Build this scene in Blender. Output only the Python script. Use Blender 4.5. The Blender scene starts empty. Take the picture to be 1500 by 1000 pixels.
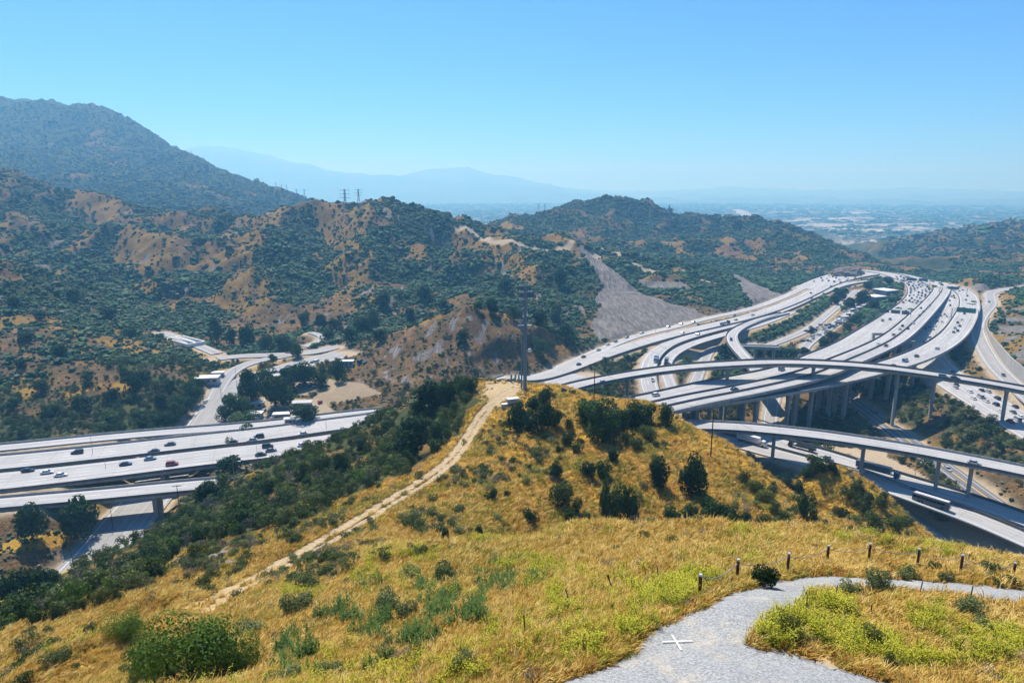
import bpy, bmesh, math, random
import numpy as np
from mathutils import Vector, Matrix
R = math.radians
rnd = random.Random(7)
rng = np.random.default_rng(7)
S = bpy.context.scene
COL = S.collection

# ------------------------------------------------------------------ camera, sky, sun, exposure
CAMZ = 110.0                      # metres above the freeway
PITCH = math.atan(220 / 1000.0)   # horizon 220 px above the middle of a 1500 px wide frame
cam_d = bpy.data.cameras.new('camera'); cam = bpy.data.objects.new('camera', cam_d); COL.objects.link(cam)
cam.location = (0, 0, CAMZ); cam.rotation_euler = (R(90) - PITCH, 0, 0)
cam_d.sensor_width = 36; cam_d.lens = 24.0; cam_d.clip_start = 0.5; cam_d.clip_end = 90000
S.camera = cam
SUN_EL, SUN_AZ = 58.0, 27.0       # degrees; azimuth from +Y (ahead of the camera) towards the left
w = bpy.data.worlds.new('World'); S.world = w; w.use_nodes = True
nt = w.node_tree; nt.nodes.clear()
sky = nt.nodes.new('ShaderNodeTexSky'); sky.sky_type = 'NISHITA'; sky.sun_disc = False
sky.sun_elevation = R(SUN_EL); sky.sun_rotation = R(-SUN_AZ)
sky.altitude = 300; sky.air_density = 1.0; sky.dust_density = 0.0; sky.ozone_density = 6.0
bg = nt.nodes.new('ShaderNodeBackground'); bg.inputs[1].default_value = 0.082
wo = nt.nodes.new('ShaderNodeOutputWorld')
tint = nt.nodes.new('ShaderNodeMix'); tint.data_type = 'RGBA'; tint.blend_type = 'MULTIPLY'; tint.inputs[0].default_value = 1.0
tint.inputs[7].default_value = (0.24, 0.50, 0.97, 1)      # the photograph's cool white balance
nt.links.new(sky.outputs[0], tint.inputs[6]); nt.links.new(tint.outputs[2], bg.inputs[0]); nt.links.new(bg.outputs[0], wo.inputs[0])
sl = bpy.data.lights.new('sun', 'SUN'); sl.energy = 4.2; sl.angle = R(0.55); sl.color = (1.0, 0.985, 0.94)
so = bpy.data.objects.new('sun', sl); COL.objects.link(so); so.location = (0, 0, 600)
e, a = R(SUN_EL), R(SUN_AZ)
sd = Vector((-math.sin(a) * math.cos(e), math.cos(a) * math.cos(e), math.sin(e)))   # towards the sun
so.rotation_euler = sd.to_track_quat('Z', 'Y').to_euler()
S.view_settings.view_transform = 'Standard'; S.view_settings.look = 'None'
S.view_settings.exposure = 0.8; S.view_settings.gamma = 1; S.view_settings.use_curve_mapping = False
S.render.engine = 'CYCLES'
cy = S.cycles
cy.max_bounces = 5; cy.diffuse_bounces = 2; cy.glossy_bounces = 2; cy.transmission_bounces = 2
cy.volume_bounces = 1; cy.transparent_max_bounces = 6
cy.use_adaptive_sampling = True; cy.adaptive_threshold = 0.02
cy.use_denoising = True
try: cy.denoiser = 'OPENIMAGEDENOISE'
except Exception: pass
cy.sample_clamp_indirect = 6

# ------------------------------------------------------------------ pixel -> world helpers (1500 x 1000 frame of the photograph)
SP, CP = math.sin(PITCH), math.cos(PITCH)
def tdrop(v):
    y = (500 - v) / 1000.0
    return (SP - y * CP) / (CP + y * SP)          # metres of drop per metre of forward distance
def xk(u, v):
    y = (500 - v) / 1000.0
    return ((u - 750) / 1000.0) / (CP + y * SP)
def PD(u, v, D): return (xk(u, v) * D, D, CAMZ - tdrop(v) * D)
def PZ(u, v, z):
    D = (CAMZ - z) / tdrop(v); return (xk(u, v) * D, D, z)
def HD(u, D, z):                                   # hidden point: column u, distance and height known
    t = (CAMZ - z) / D
    v = 500 - 1000 * math.tan(PITCH - math.atan(t))
    return (xk(u, v) * D, D, z)
def project(X, Y, Z):
    dz = Z - CAMZ
    f = Y * CP - dz * SP; up = Y * SP + dz * CP
    return 750 + 1000 * X / f, 500 - 1000 * up / f, f

# ------------------------------------------------------------------ noise
_perm = np.random.default_rng(3).permutation(4096)
def _h(ix, iy, s):
    return _perm[(_perm[(ix + s * 131) & 4095] + iy) & 4095]
def gnoise(x, y, s=0):
    x0 = np.floor(x).astype(np.int64); y0 = np.floor(y).astype(np.int64)
    fx = x - x0; fy = y - y0
    u = fx * fx * fx * (fx * (fx * 6 - 15) + 10); v = fy * fy * fy * (fy * (fy * 6 - 15) + 10)
    def g(i, j):
        a = _h(x0 + i, y0 + j, s) * (2 * math.pi / 4096)
        return np.cos(a) * (fx - i) + np.sin(a) * (fy - j)
    a = g(0, 0); b = g(1, 0); c = g(0, 1); d = g(1, 1)
    return ((a + (b - a) * u) + ((c + (d - c) * u) - (a + (b - a) * u)) * v) * 1.5
def fbm(x, y, s=0, o=4, g=0.5):
    r = 0; a = 1; t = 0
    for i in range(o):
        r = r + a * gnoise(x * 2 ** i, y * 2 ** i, s + i * 7); t += a; a *= g
    return r / t
def ridged(x, y, s=0, o=3):
    r = 0; a = 1; t = 0
    for i in range(o):
        r = r + a * (1 - 2.2 * np.abs(gnoise(x * 2 ** i, y * 2 ** i, s + i * 5))); t += a; a *= 0.5
    return r / t
def sstep(a, b, x):
    t = np.clip((x - a) / (b - a), 0, 1); return t * t * (3 - 2 * t)

# ------------------------------------------------------------------ terrain control lines
# visible ones: (u, v, D); hidden ones: (u, D, z)
VIS = [
 # near hill: under the camera, the spur with the gravel path, its crest
 [(0,1000,48),(150,1000,40),(350,1000,30),(600,1000,25),(750,1000,22.5),(900,1000,21.5),(1100,1000,21.5),(1300,1000,22.5),(1500,1000,24)],
 [(0,940,60),(150,930,52),(300,930,45),(450,920,40),(600,910,35),(750,900,31),(900,900,28),(1020,890,28),(1150,880,29.5),(1300,880,31),(1500,880,33)],
 [(150,870,74),(300,870,66),(450,860,58),(600,850,50),(750,840,43),(900,835,40),(1050,835,38),(1200,838,39),(1350,842,42),(1500,848,45)],
 [(500,810,76),(620,800,66),(740,800,56),(850,766,58),(930,770,56),(1000,770,56),(1100,772,55),(1180,778,54),(1260,792,53),(1350,812,52),(1430,822,52),(1500,832,52)],
 # the dirt road spine and the ground either side
 [(100,975,55),(200,935,58),(300,888,72),(380,845,86),(450,803,100),(540,752,118),(620,705,138),(680,655,160),(715,600,185),(755,573,200)],
 [(300,830,95),(400,775,112),(500,730,135),(580,680,158),(640,640,180),(660,600,200)],
 [(560,790,92),(640,740,112),(720,700,132),(760,640,165)],
 # knoll face
 [(700,770,100),(800,750,116),(900,742,124),(1000,745,126),(1080,750,124),(1150,765,120)],
 [(760,690,134),(850,690,137),(950,690,140),(1030,695,142),(1100,725,136)],
 [(790,620,164),(880,630,162),(960,640,160),(1020,655,156)],
 [(768,568,203),(810,563,205),(850,573,198),(905,590,192),(960,603,184),(1010,628,172),(1050,650,163),(1090,678,154),(1130,705,146),(1170,740,137),(1200,768,128)],
 # left brow of the knoll above the chaparral and its foot line seen against the freeway
 [(700,560,212),(660,566,222),(610,590,228),(560,612,232),(500,642,228),(460,662,222),(400,688,208),(330,722,196),(280,752,188),(210,792,175),(150,822,162),(90,850,152),(0,890,135)],
 [(0,915,95),(80,895,98),(180,862,108),(260,820,124),(330,780,138)],
 # small hill right of the knoll
 [(1150,712,178),(1190,694,182),(1225,686,184),(1260,702,182),(1295,728,178),(1325,762,172),(1352,795,165)],
 [(1190,770,150),(1250,765,150),(1300,785,150),(1340,800,148)],
 # ground in front of left ramp
 [(0,800,208),(60,790,212),(120,790,214)],
 [(0,760,238),(100,752,244)],
 # rocky hill behind the knoll
 [(520,545,410),(560,515,430),(600,488,440),(640,463,452),(690,447,456),(740,458,455),(800,482,448),(845,510,430)],
 [(530,590,352),(580,560,372),(640,530,400),(700,520,410),(760,530,408)],
 # left hill
 [(340,533,440),(300,510,475),(230,482,500),(150,456,520),(60,422,540),(0,400,560)],
 [(0,460,476),(100,480,462),(200,510,440)],
 [(0,520,402),(100,535,390),(200,545,385),(270,560,372)],
 [(0,590,350),(100,600,342),(200,600,340)],
 # far bank of the canyon: lower slopes
 [(0,355,800),(100,375,745),(220,420,660),(300,450,610),(400,466,570),(500,470,562),(600,455,590),(700,435,620),(770,440,618),(830,470,545),(850,492,502)],
 [(100,330,900),(250,365,770),(350,345,850),(440,375,760),(520,350,830),(620,375,790),(700,380,780),(800,395,770)],
 [(0,256,1120),(40,272,1090),(90,292,1050),(133,293,1040),(200,306,1010),(253,306,1010),(300,317,990),(367,317,960),(450,312,930),(500,309,910),(560,304,900),(600,311,900),(640,324,910),(673,333,910),(717,350,900),(780,356,900),(833,361,890),(883,377,880),(967,388,870),(1017,396,850),(1050,406,830),(1090,414,800),(1157,428,745)],
 [(870,400,770),(930,430,690),(980,455,620),(1040,455,625),(1100,440,680)],
 # spurs (nearer) and gullies (farther) down the canyon side
 [(30,400,660),(80,400,770),(130,400,665),(190,400,790),(250,400,660),(310,400,740),(370,400,650),(430,400,700),(475,400,800),(530,400,690),(590,400,770),(650,400,830),(720,400,800),(780,400,690),(830,400,740)],
 [(60,355,820),(120,355,960),(180,355,790),(240,355,930),(300,355,790),(350,355,900),(400,355,770),(440,355,860),(480,355,900),(540,355,760),(600,355,850),(660,355,900),(730,358,860),(800,370,760)],
 [(150,440,610),(210,440,680),(270,440,590),(330,440,660),(390,440,590),(450,440,640),(500,435,690),(560,435,610),(620,430,680),(680,425,730),(740,425,690),(790,435,600),(835,430,660)],
 [(900,370,930),(950,362,1290),(1000,360,1220),(1050,375,1120),(1090,352,1270),(1140,360,1180)],
 # the big mountain
 [(0,149,2650),(60,150,2620),(110,158,2560),(145,159,2500),(185,178,2420),(230,205,2340),(300,240,2200),(350,262,2100),(400,281,2000),(440,294,1900)],
 [(0,200,2250),(100,215,2150),(200,245,1950),(300,275,1800),(380,298,1700)],
 [(0,240,1800),(100,262,1700),(200,288,1550),(300,305,1450),(400,312,1350)],
 # second far hill with the mast
 [(730,348,1150),(780,322,1320),(830,307,1450),(880,298,1500),(915,296,1510),(960,303,1500),(985,314,1480),(1020,327,1430),(1055,337,1390),(1085,326,1430),(1130,331,1380),(1180,350,1280),(1220,368,1180),(1245,386,1080)],
 [(800,350,1180),(870,345,1250),(950,355,1200),(1030,365,1150),(1100,365,1150),(1170,385,1050)],
 [(920,378,1080),(1000,384,1020),(1080,396,960),(1150,408,920),(1200,408,900)],
 # right-hand hills
 [(1270,388,1300),(1300,372,1450),(1340,358,1560),(1400,345,1650),(1450,335,1680),(1500,333,1680)],
 [(1300,390,1150),(1400,385,1150),(1500,380,1150)],
 [(1400,416,850),(1430,407,820),(1445,405,815),(1465,412,810),(1500,418,800)],
 [(1470,450,640),(1500,440,640)],
 [(1480,500,470),(1500,495,470)],
 [(1490,545,395),(1500,540,395)],
 # horizon ranges
 [(230,250,13600),(265,222,13600),(300,209,13600),(345,222,13600),(400,246,13600),(450,258,13600),(500,265,13600)],
 [(520,268,16800),(580,262,16800),(630,252,16800),(680,247,16800),(720,256,16800),(780,268,16800),(860,286,16800)],
 [(930,286,20000),(1000,281,20000),(1060,277,20000),(1110,274,20000),(1150,280,20000),(1230,282,20000),(1300,277,20000),(1400,280,20000),(1500,283,20000)],
]
HID = [
 [(0,5,95),(750,5,96),(1500,5,95)], [(400,12,94.5),(750,12,95),(1100,12,95)],
 [(850,78,54),(950,78,53),(1050,78,52),(1150,78,50)], [(850,96,48),(1000,96,44),(1100,96,41)],
 [(1250,75,55),(1400,75,50),(1500,75,48)], [(1250,110,30),(1400,110,20),(1500,110,16)], [(1400,140,2),(1500,140,-4)],
 [(1140,160,22),(1190,160,14)],[(1000,215,30),(1080,195,18),(1130,190,12)],
 [(0,165,6),(100,180,4),(200,205,4)],[(250,235,0),(350,240,4),(450,262,4),(550,285,4)],
 [(620,290,8),(700,280,18),(780,270,24),(860,255,24),(940,240,20)],
 [(700,330,2),(780,330,4),(850,320,0),(930,300,-6),(1000,270,-8),(1080,240,-10)],
 [(620,330,3),(560,312,3)],
 [(560,520,4),(650,525,2),(740,525,0),(820,510,0)],
 [(0,680,22),(100,640,14),(200,600,8),(300,590,6)],
 [(0,1300,60),(200,1250,35),(350,1150,20),(500,1120,5),(650,1100,0),(780,1060,-2),(850,1050,0),(950,1000,-5)],
 [(0,3600,160),(200,3400,60),(350,3000,0),(450,2500,-50)],
 [(500,1600,-20),(620,1700,-40),(700,1700,-45)],
 [(800,2000,-45),(900,2100,-50),(1000,2000,-50),(1100,1900,-50),(1180,1700,-50),(1240,1500,-45)],
 [(1280,2000,-60),(1400,2200,-60),(1500,2200,-60)],
 [(0,5200,0),(200,5000,-60)],
 [(0,10500,-40),(150,10500,-60)],
 [(0,15000,450),(150,14500,300)],
]
for D in (3000, 4500, 7000, 10000):
    HID.append([(u, D, -68 - D * 0.0004) for u in (450, 600, 750, 900, 1050, 1200, 1350, 1500)])
HID.append([(u, 12300, -80) for u in (300, 450, 600, 750, 900, 1050, 1200, 1350, 1500)])
HID.append([(u, 25000, 60) for u in (0, 300, 600, 900, 1200, 1500)])
cps = []
def _res(line, f):
    for (p, q) in zip(line[:-1], line[1:]):
        n = max(1, int(abs(q[0] - p[0]) / 36))
        for i in range(n):
            k = i / n; cps.append(f(*[p[j] + (q[j] - p[j]) * k for j in range(3)]))
    cps.append(f(*line[-1]))
for L in VIS: _res(L, PD)
for L in HID: _res(L, HD)
for c in list(cps):
    X, Y, Z = c
    th = math.atan2(X, Y)
    if th < -0.60: cps.append((math.sin(-1.05) * math.hypot(X, Y), math.cos(-1.05) * math.hypot(X, Y), Z))
    if th > 0.60: cps.append((math.sin(1.05) * math.hypot(X, Y), math.cos(1.05) * math.hypot(X, Y), Z))
# interchange floor and canyon floor (column u, row v, height): visible ground at a known height
FLOOR = [(1000,560,-6),(1030,530,-8),(1060,515,-8),(1110,520,-12),(1150,515,-12),(1190,480,-6),(1240,440,-4),(1290,440,-3),(1150,470,-4),(1120,480,-4),(1200,450,-4),(1250,420,-3),
 (1235,520,-12),(1200,600,-16),(1150,600,-17),(1240,600,-13),(1270,620,-12),(1300,600,-9),(1330,590,-6),(1363,606,-4),(1315,602,-6),(1380,620,-3),(1450,650,-3),(1500,665,-3),(1330,660,-12.5),(1280,670,-12.5),(1350,700,-13.5),(1400,640,-3),(1430,665,-4),(1400,610,-3),(1350,625,-7),
 (1450,740,-14.5),(1500,740,-12),(1430,760,-16),(1500,800,-20),(1440,800,-22),(1350,760,-22),(1380,800,-26),(1100,670,-12),(1180,700,-14),(1230,710,-15),(1060,625,-16),(1100,600,-17),
 (900,530,-3),(930,540,-5),(850,550,-1),(880,570,-4),(1440,490,-1),(1460,560,-2),(1480,600,-2),(1420,520,-4),(930,560,-5),
 (330,520,2),(430,510,3),(480,540,2),(400,560,-3),(430,590,-4),(350,610,-7),(250,620,-2),(480,580,0),(230,760,-9),(170,790,-10),(150,760,-8),(100,770,-6),(50,760,-3),(380,700,-3),(300,700,-6)]
for (u, v, z) in FLOOR: cps.append(PZ(u, v, z))
cps = np.array(cps)
cr = np.hypot(cps[:, 0], cps[:, 1]); ca = np.arctan2(cps[:, 0], cps[:, 1]); cl = np.log(cr)
# drop control points that nearly coincide
keep = []
for i in range(len(cps)):
    if all((ca[i] - ca[j]) ** 2 + (cl[i] - cl[j]) ** 2 > 0.008 ** 2 for j in keep): keep.append(i)
cps = cps[keep]; ca = ca[keep]; cl = cl[keep]; cr = cr[keep]
CK = 0.02
KA = 1.15
# work in height relative to the valley trend so that scales stay comparable: store (z)/r^0.6
def zsc(r): return r ** 0.7
n = len(cps)
K = np.sqrt((KA * (ca[:, None] - ca[None])) ** 2 + (cl[:, None] - cl[None]) ** 2 + CK ** 2)
A = np.zeros((n + 3, n + 3)); A[:n, :n] = K - np.eye(n) * 0.004
A[:n, n] = 1; A[:n, n + 1] = ca; A[:n, n + 2] = cl; A[n:, :n] = A[:n, n:].T
b = np.zeros(n + 3); b[:n] = (cps[:, 2] - 5) / zsc(cr)
wv = np.linalg.solve(A, b)

# ------------------------------------------------------------------ the grid (angle x log distance)
tha = np.concatenate([np.linspace(-62, -44, 30)[:-1], np.linspace(-44, 44, 620), np.linspace(44, 62, 30)[1:]]) * math.pi / 180
def seg(a0, a1, k): return np.linspace(math.log(a0), math.log(a1), max(2, int(k * (math.log(a1) - math.log(a0)))))
lr = np.concatenate([seg(5, 16, 30)[:-1], seg(16, 90, 130)[:-1], seg(90, 1700, 250)[:-1], seg(1700, 3200, 120)[:-1], seg(3200, 25000, 70)])
NT, NR = len(tha), len(lr)
TH, LR = np.meshgrid(tha, lr)          # rows: distance
RR = np.exp(LR); GX = RR * np.sin(TH); GY = RR * np.cos(TH)
def rbf_coarse():
    ta = np.linspace(tha[0], tha[-1], 260); la = np.linspace(lr[0], lr[-1], 420)
    T, L = np.meshgrid(ta, la)
    out = np.empty(T.size); Tf = T.ravel(); Lf = L.ravel()
    for i in range(0, Tf.size, 8000):
        t = Tf[i:i + 8000]; l = Lf[i:i + 8000]
        k = np.sqrt((KA * (t[:, None] - ca[None])) ** 2 + (l[:, None] - cl[None]) ** 2 + CK ** 2)
        out[i:i + 8000] = k @ wv[:n] + wv[n] + wv[n + 1] * t + wv[n + 2] * l
    out = out.reshape(T.shape)
    ft = (tha - ta[0]) / (ta[1] - ta[0]); fl = (lr - la[0]) / (la[1] - la[0])
    it = np.clip(ft.astype(int), 0, len(ta) - 2); il = np.clip(fl.astype(int), 0, len(la) - 2)
    wt = (ft - it)[None]; wl = (fl - il)[:, None]
    g = lambda a, b_: out[np.ix_(il + a, it + b_)]
    return (g(0,0)*(1-wt)+g(0,1)*wt)*(1-wl) + (g(1,0)*(1-wt)+g(1,1)*wt)*wl
Z0 = rbf_coarse() * zsc(RR) + 5

# gullies, knobs and roughness on the hills
hill = sstep(500, 760, RR) * (1 - sstep(3000, 5000, RR))
mid = sstep(60, 180, RR) * (1 - sstep(700, 1200, RR))
wx = GX + 40 * fbm(GX / 170, GY / 170, 11, 2); wy = GY + 40 * fbm(GX / 170, GY / 170, 12, 2)
far2 = sstep(1200, 1900, RR)
RID = ridged(wx / 150, wy / 210, 21, 3)
N = hill * ((RID - 0.25) * (21 + 7 * far2) + (ridged(wx / 62, wy / 95, 23, 3) - 0.2) * 6.5 + fbm(GX / 60, GY / 60, 41, 3) * 4)
N += mid * (ridged(GX / 60, GY / 60, 31, 3) - 0.25) * 3.6
near = 1 - sstep(120, 260, RR)
N += near * (fbm(GX / 9, GY / 9, 51, 3) * 0.9 + fbm(GX / 26, GY / 26, 52, 2) * 1.3 * sstep(35, 70, RR))
mtn = sstep(11500, 13200, RR)
N += mtn * (ridged(GX / 2100, GY / 2100, 61, 4) - 0.4) * 150
N += sstep(3000, 4000, RR) * (1 - mtn) * fbm(GX / 900, GY / 900, 63, 2) * 5
flatm = np.ones_like(N)
# keep valleys and flats calm
flatm *= 1 - (1 - sstep(4, 16, Z0)) * sstep(230, 280, RR) * (1 - sstep(1000, 1400, RR)) * 0.85
ZZ = Z0 + N * flatm
# ------------------------------------------------------------------ road centre lines
def cr_spline(P, step):
    P = [np.array(p, float) for p in P]
    P = [2 * P[0] - P[1]] + P + [2 * P[-1] - P[-2]]
    out = []
    for i in range(1, len(P) - 2):
        n = max(2, int(np.linalg.norm(P[i + 1] - P[i]) / step))
        for k in range(n):
            t = k / n
            out.append(0.5 * ((2 * P[i]) + (-P[i-1] + P[i+1]) * t + (2*P[i-1] - 5*P[i] + 4*P[i+1] - P[i+2]) * t*t + (-P[i-1] + 3*P[i] - 3*P[i+1] + P[i+2]) * t**3))
    out.append(P[-2]); return np.array(out)
def smooth(P, k=3):
    for _ in range(k):
        Q = P.copy(); Q[1:-1] = (P[:-2] + 2 * P[1:-1] + P[2:]) / 4; P = Q
    return P
ROADS = {}
def road(name, pts, wid, elev=False, world=(), world0=(), step=5.0, lanes=3, **kw):
    """pts: (u, v, z) rows in the photograph, world/world0: extra (x, y, z) points after/before"""
    P = [tuple(p) for p in world0] + [PZ(*p) for p in pts] + [tuple(p) for p in world]
    P = smooth(cr_spline(P, step), kw.pop('sm', 4))
    ROADS[name] = dict(P=P, w=wid, elev=elev, lanes=lanes, **kw)
    return P
# left side
road('left_main_far', [(-150,690,0),(0,678.5,0),(150,663,0),(300,646,0),(400,635,0),(500,621,0),(570,611,0)], 18.5, lanes=4, world=[(-30,360,0),(2,396,0)] , cars=1)
road('left_main_near', [(-150,719,0),(0,706,0),(150,689.5,0),(300,671,0),(400,660,0),(470,650,0),(560,633,0)], 20, lanes=4, world=[(-28,335,0),(15,372,0),(45,400,0)])
road('left_collector', [(-150,668,1),(0,656,1),(120,644,1),(230,634,1),(335,626,0.5),(420,618,0.5),(500,608,0.3),(560,602,0.2)], 8, lanes=2)
road('left_ramp', [(-150,752,0),(0,738,0),(80,731,0),(160,724,0),(250,715,0),(330,708,0),(390,703,0),(450,694,0.5)], 11, lanes=2, bridge=(0,0))
road('canyon_road', [(78,880,-12),(118,845,-11),(150,812,-10.5),(185,765,-9.5),(215,730,-9),(265,665,-8.5),(292,635,-8),(310,608,-6.5),(330,580,-4),(362,557,-2),(400,545,-0.5),(445,532,1),(500,519,3)], 20, lanes=5, wide=1)
road('side_road', [(310,590,-5),(326,560,-2),(338,545,0),(362,532,1),(400,524,2),(440,518,2.5)], 9, lanes=2)
road('canyon_lot', [(318,525,2),(350,521,2),(400,520,2.2),(460,516,3),(490,508,4)], 11, lanes=1)
road('canyon_spur', [(236,487,7),(262,495,6),(290,506,4),(318,518,2.5)], 8, lanes=1)
road('hill_lane', [(445,508,3),(462,502,4),(476,496,5),(470,490,6),(455,487,7)], 6, lanes=1)
# right side, at grade
road('hillside_collector', [(815,540,0),(850,525,0),(890,508,0),(933,492,0),(987,479,0),(1033,467,0),(1100,452,0),(1150,434,0),(1195,413,0),(1222,402,0),(1250,393,0)], 8, lanes=2, world0=[])
road('east_main_far', [(780,556,0),(824,543,0),(880,522,0),(933,505,0),(987,490,0),(1040,478,0),(1087,467,0),(1133,453,0),(1173,437,0),(1215,417,0),(1250,407,0),(1280,402,0)], 15, lanes=4, world0=[(2,396,0)])
road('east_main_near', [(960,590,-8),(951,567,-6),(948,545,-3),(955,524,-1),(975,507,0),(1010,494,0),(1055,482,0),(1110,468,0),(1160,449,0),(1195,433,0),(1235,418,0),(1275,411,0)], 11, lanes=3)
road('east_ramp_loop', [(992,598,-10),(984,568,-7),(975,545,-4),(976,529,-2),(990,515,-1),(1015,503,0),(1055,491,0),(1110,476,0),(1160,457,0)], 8, lanes=2)
road('valley_lane', [(1010,575,-11),(1020,556,-10),(1030,532,-9),(1043,511,-8),(1070,506,-8),(1110,504,-8)], 8, lanes=2)
road('trunk', [(1190,424,0),(1225,408,0),(1262,398,0),(1292,400,0),(1322,406,0),(1350,416,0)], 42, lanes=10, step=4, bar=0, world0=[])
ROADS['trunk']['P'] = ROADS['trunk']['P'][-60:] if False else ROADS['trunk']['P']
road('ground_lanes', [(1330,407,0),(1385,418,0),(1396,428,0),(1388,447,0),(1374,468,0),(1361,490,0),(1353,507,-1),(1358,522,-2),(1378,545,-3),(1405,565,-3),(1450,592,-3),(1500,622,-3),(1600,680,-3)], 24, lanes=6)
road('jam_lanes', [(1262,396,0),(1300,401,0),(1332,412,0),(1345,421,0),(1347,432,0),(1337,446,0),(1311,466,1),(1284,484,2),(1250,506,4),(1210,524,6),(1160,545,8),(1100,558,8),(1033,572,8),(960,589,8),(900,600,8)], 24, elev=(0.40,1), lanes=6)
road('right_frontage', [(1560,408,3),(1500,420,2),(1470,424,1),(1450,430,0),(1452,444,0),(1439,460,0),(1431,478,0),(1438,503,0),(1456,533,0),(1480,558,0),(1510,585,0),(1580,640,0)], 11, lanes=2)
road('old_road', [(1200,545,-11),(1233,574,-12),(1283,610,-12),(1333,647,-12),(1383,683,-13),(1433,720,-14),(1500,768,-15),(1600,840,-16)], 10, lanes=2, yellow=1)
road('under_road', [(1150,545,-14),(1138,570,-16),(1131,595,-17),(1128,625,-18),(1140,660,-18)], 9, lanes=2)
road('yard_lane', [(1118,508,-9),(1150,497,-8),(1187,480,-6),(1215,458,-5),(1247,433,-4),(1256,425,-4)], 8, lanes=2)
road('truck_lane', [(1168,540,-12),(1174,520,-11),(1182,505,-9),(1215,480,-7),(1250,455,-5),(1295,434,-3)], 8, lanes=2)
road('lower_near', [(1040,636,-9),(1083,650,-9),(1135,664,-9),(1190,679,-10),(1250,696,-11),(1293,711,-12),(1363,736,-13),(1430,760,-14),(1500,790,-15),(1600,835,-16)], 11.5, lanes=4)
road('lower_far', [(1060,622,-9),(1127,645,-9),(1190,661,-9),(1250,679,-10),(1300,697,-11),(1350,711,-12),(1400,726,-12),(1450,743,-13),(1500,760,-14),(1600,800,-15)], 11.5, lanes=4)
road('bottom_road', [(1290,735,-18),(1318,748,-20),(1345,764,-22),(1377,789,-24),(1400,812,-25),(1420,845,-26),(1440,900,-27)], 8, lanes=2)
# elevated
road('middle_flyover', [(1380,422,0.5),(1378,428,1),(1367,442,3),(1348,462,6),(1327,482,8),(1304,499,10),(1274,514,11),(1236,530,12),(1184,551,12),(1093,572,11),(1020,586,10),(950,602,9)], 17, elev=(0.0,1), lanes=4, split=1)
road('right_viaduct', [(1400,420,0.3),(1416,432,1),(1420,448,3),(1413,466,6),(1401,485,8),(1382,502,9),(1353,518,9),(1316,532,9),(1270,545,9),(1200,561,9),(1100,578,8),(1000,593,7),(930,604,6)], 17, elev=(0.12,1), lanes=3)
road('high_flyover', [(790,583,1),(840,566,4),(907,552,9),(987,540,14),(1067,534,17),(1140,531,18.5),(1210,533,19),(1283,538,19),(1367,549,17.5),(1433,559,16),(1500,571,14),(1600,592,12)], 12.5, elev=(0.06,1), lanes=2)
road('low_flyover', [(960,624,1),(1020,624,3),(1080,626,3.5),(1133,631,4),(1200,638,4),(1267,648,3.5),(1330,658,3),(1400,671,3),(1450,681,3),(1500,691,3),(1600,714,2)], 12.5, elev=(0,1), lanes=2)
road('link_ramp', [(1150,459,0.4),(1120,466,1),(1095,475,1),(1078,484,1),(1071,493,0),(1075,505,-1),(1085,517,-2),(1097,530,-3),(1112,550,-4),(1130,575,-5)], 8.5, elev=(0.2,1), lanes=1)
TRACKS = {}
TRACKS['dirt_road'] = [(100,975),(200,938),(270,903),(330,870),(400,836),(480,790),(560,742),(640,692),(676,655),(696,622),(712,597),(735,578),(756,570)]

def dist_poly(P, reach):
    """distance of every grid vertex within reach of the polyline P, nearest z and side; returns (slice, d, z)"""
    D = np.full(GX.shape, 1e9, np.float32); ZR = np.zeros(GX.shape, np.float32)
    for p, q in zip(P[:-1], P[1:]):
        rmin = max(5, min(math.hypot(*p[:2]), math.hypot(*q[:2])) - reach); rmax = max(math.hypot(*p[:2]), math.hypot(*q[:2])) + reach
        i0, i1 = np.searchsorted(lr, [math.log(rmin), math.log(rmax)])
        am = math.atan2(p[0], p[1]); an = math.atan2(q[0], q[1]); da = reach / rmin
        j0, j1 = np.searchsorted(tha, [min(am, an) - da, max(am, an) + da])
        if i1 <= i0 or j1 <= j0: continue
        gx = GX[i0:i1, j0:j1]; gy = GY[i0:i1, j0:j1]
        d = q - p; L = d[0] ** 2 + d[1] ** 2 + 1e-9
        t = np.clip(((gx - p[0]) * d[0] + (gy - p[1]) * d[1]) / L, 0, 1)
        dd = np.hypot(gx - p[0] - t * d[0], gy - p[1] - t * d[1])
        m = dd < D[i0:i1, j0:j1]
        D[i0:i1, j0:j1][m] = dd[m]; ZR[i0:i1, j0:j1][m] = (p[2] + t * d[2])[m]
    return D, ZR
UB = np.full(GX.shape, 1e9); LB = np.full(GX.shape, -1e9); ONROAD = np.full(GX.shape, 1e9, np.float32)
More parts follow.
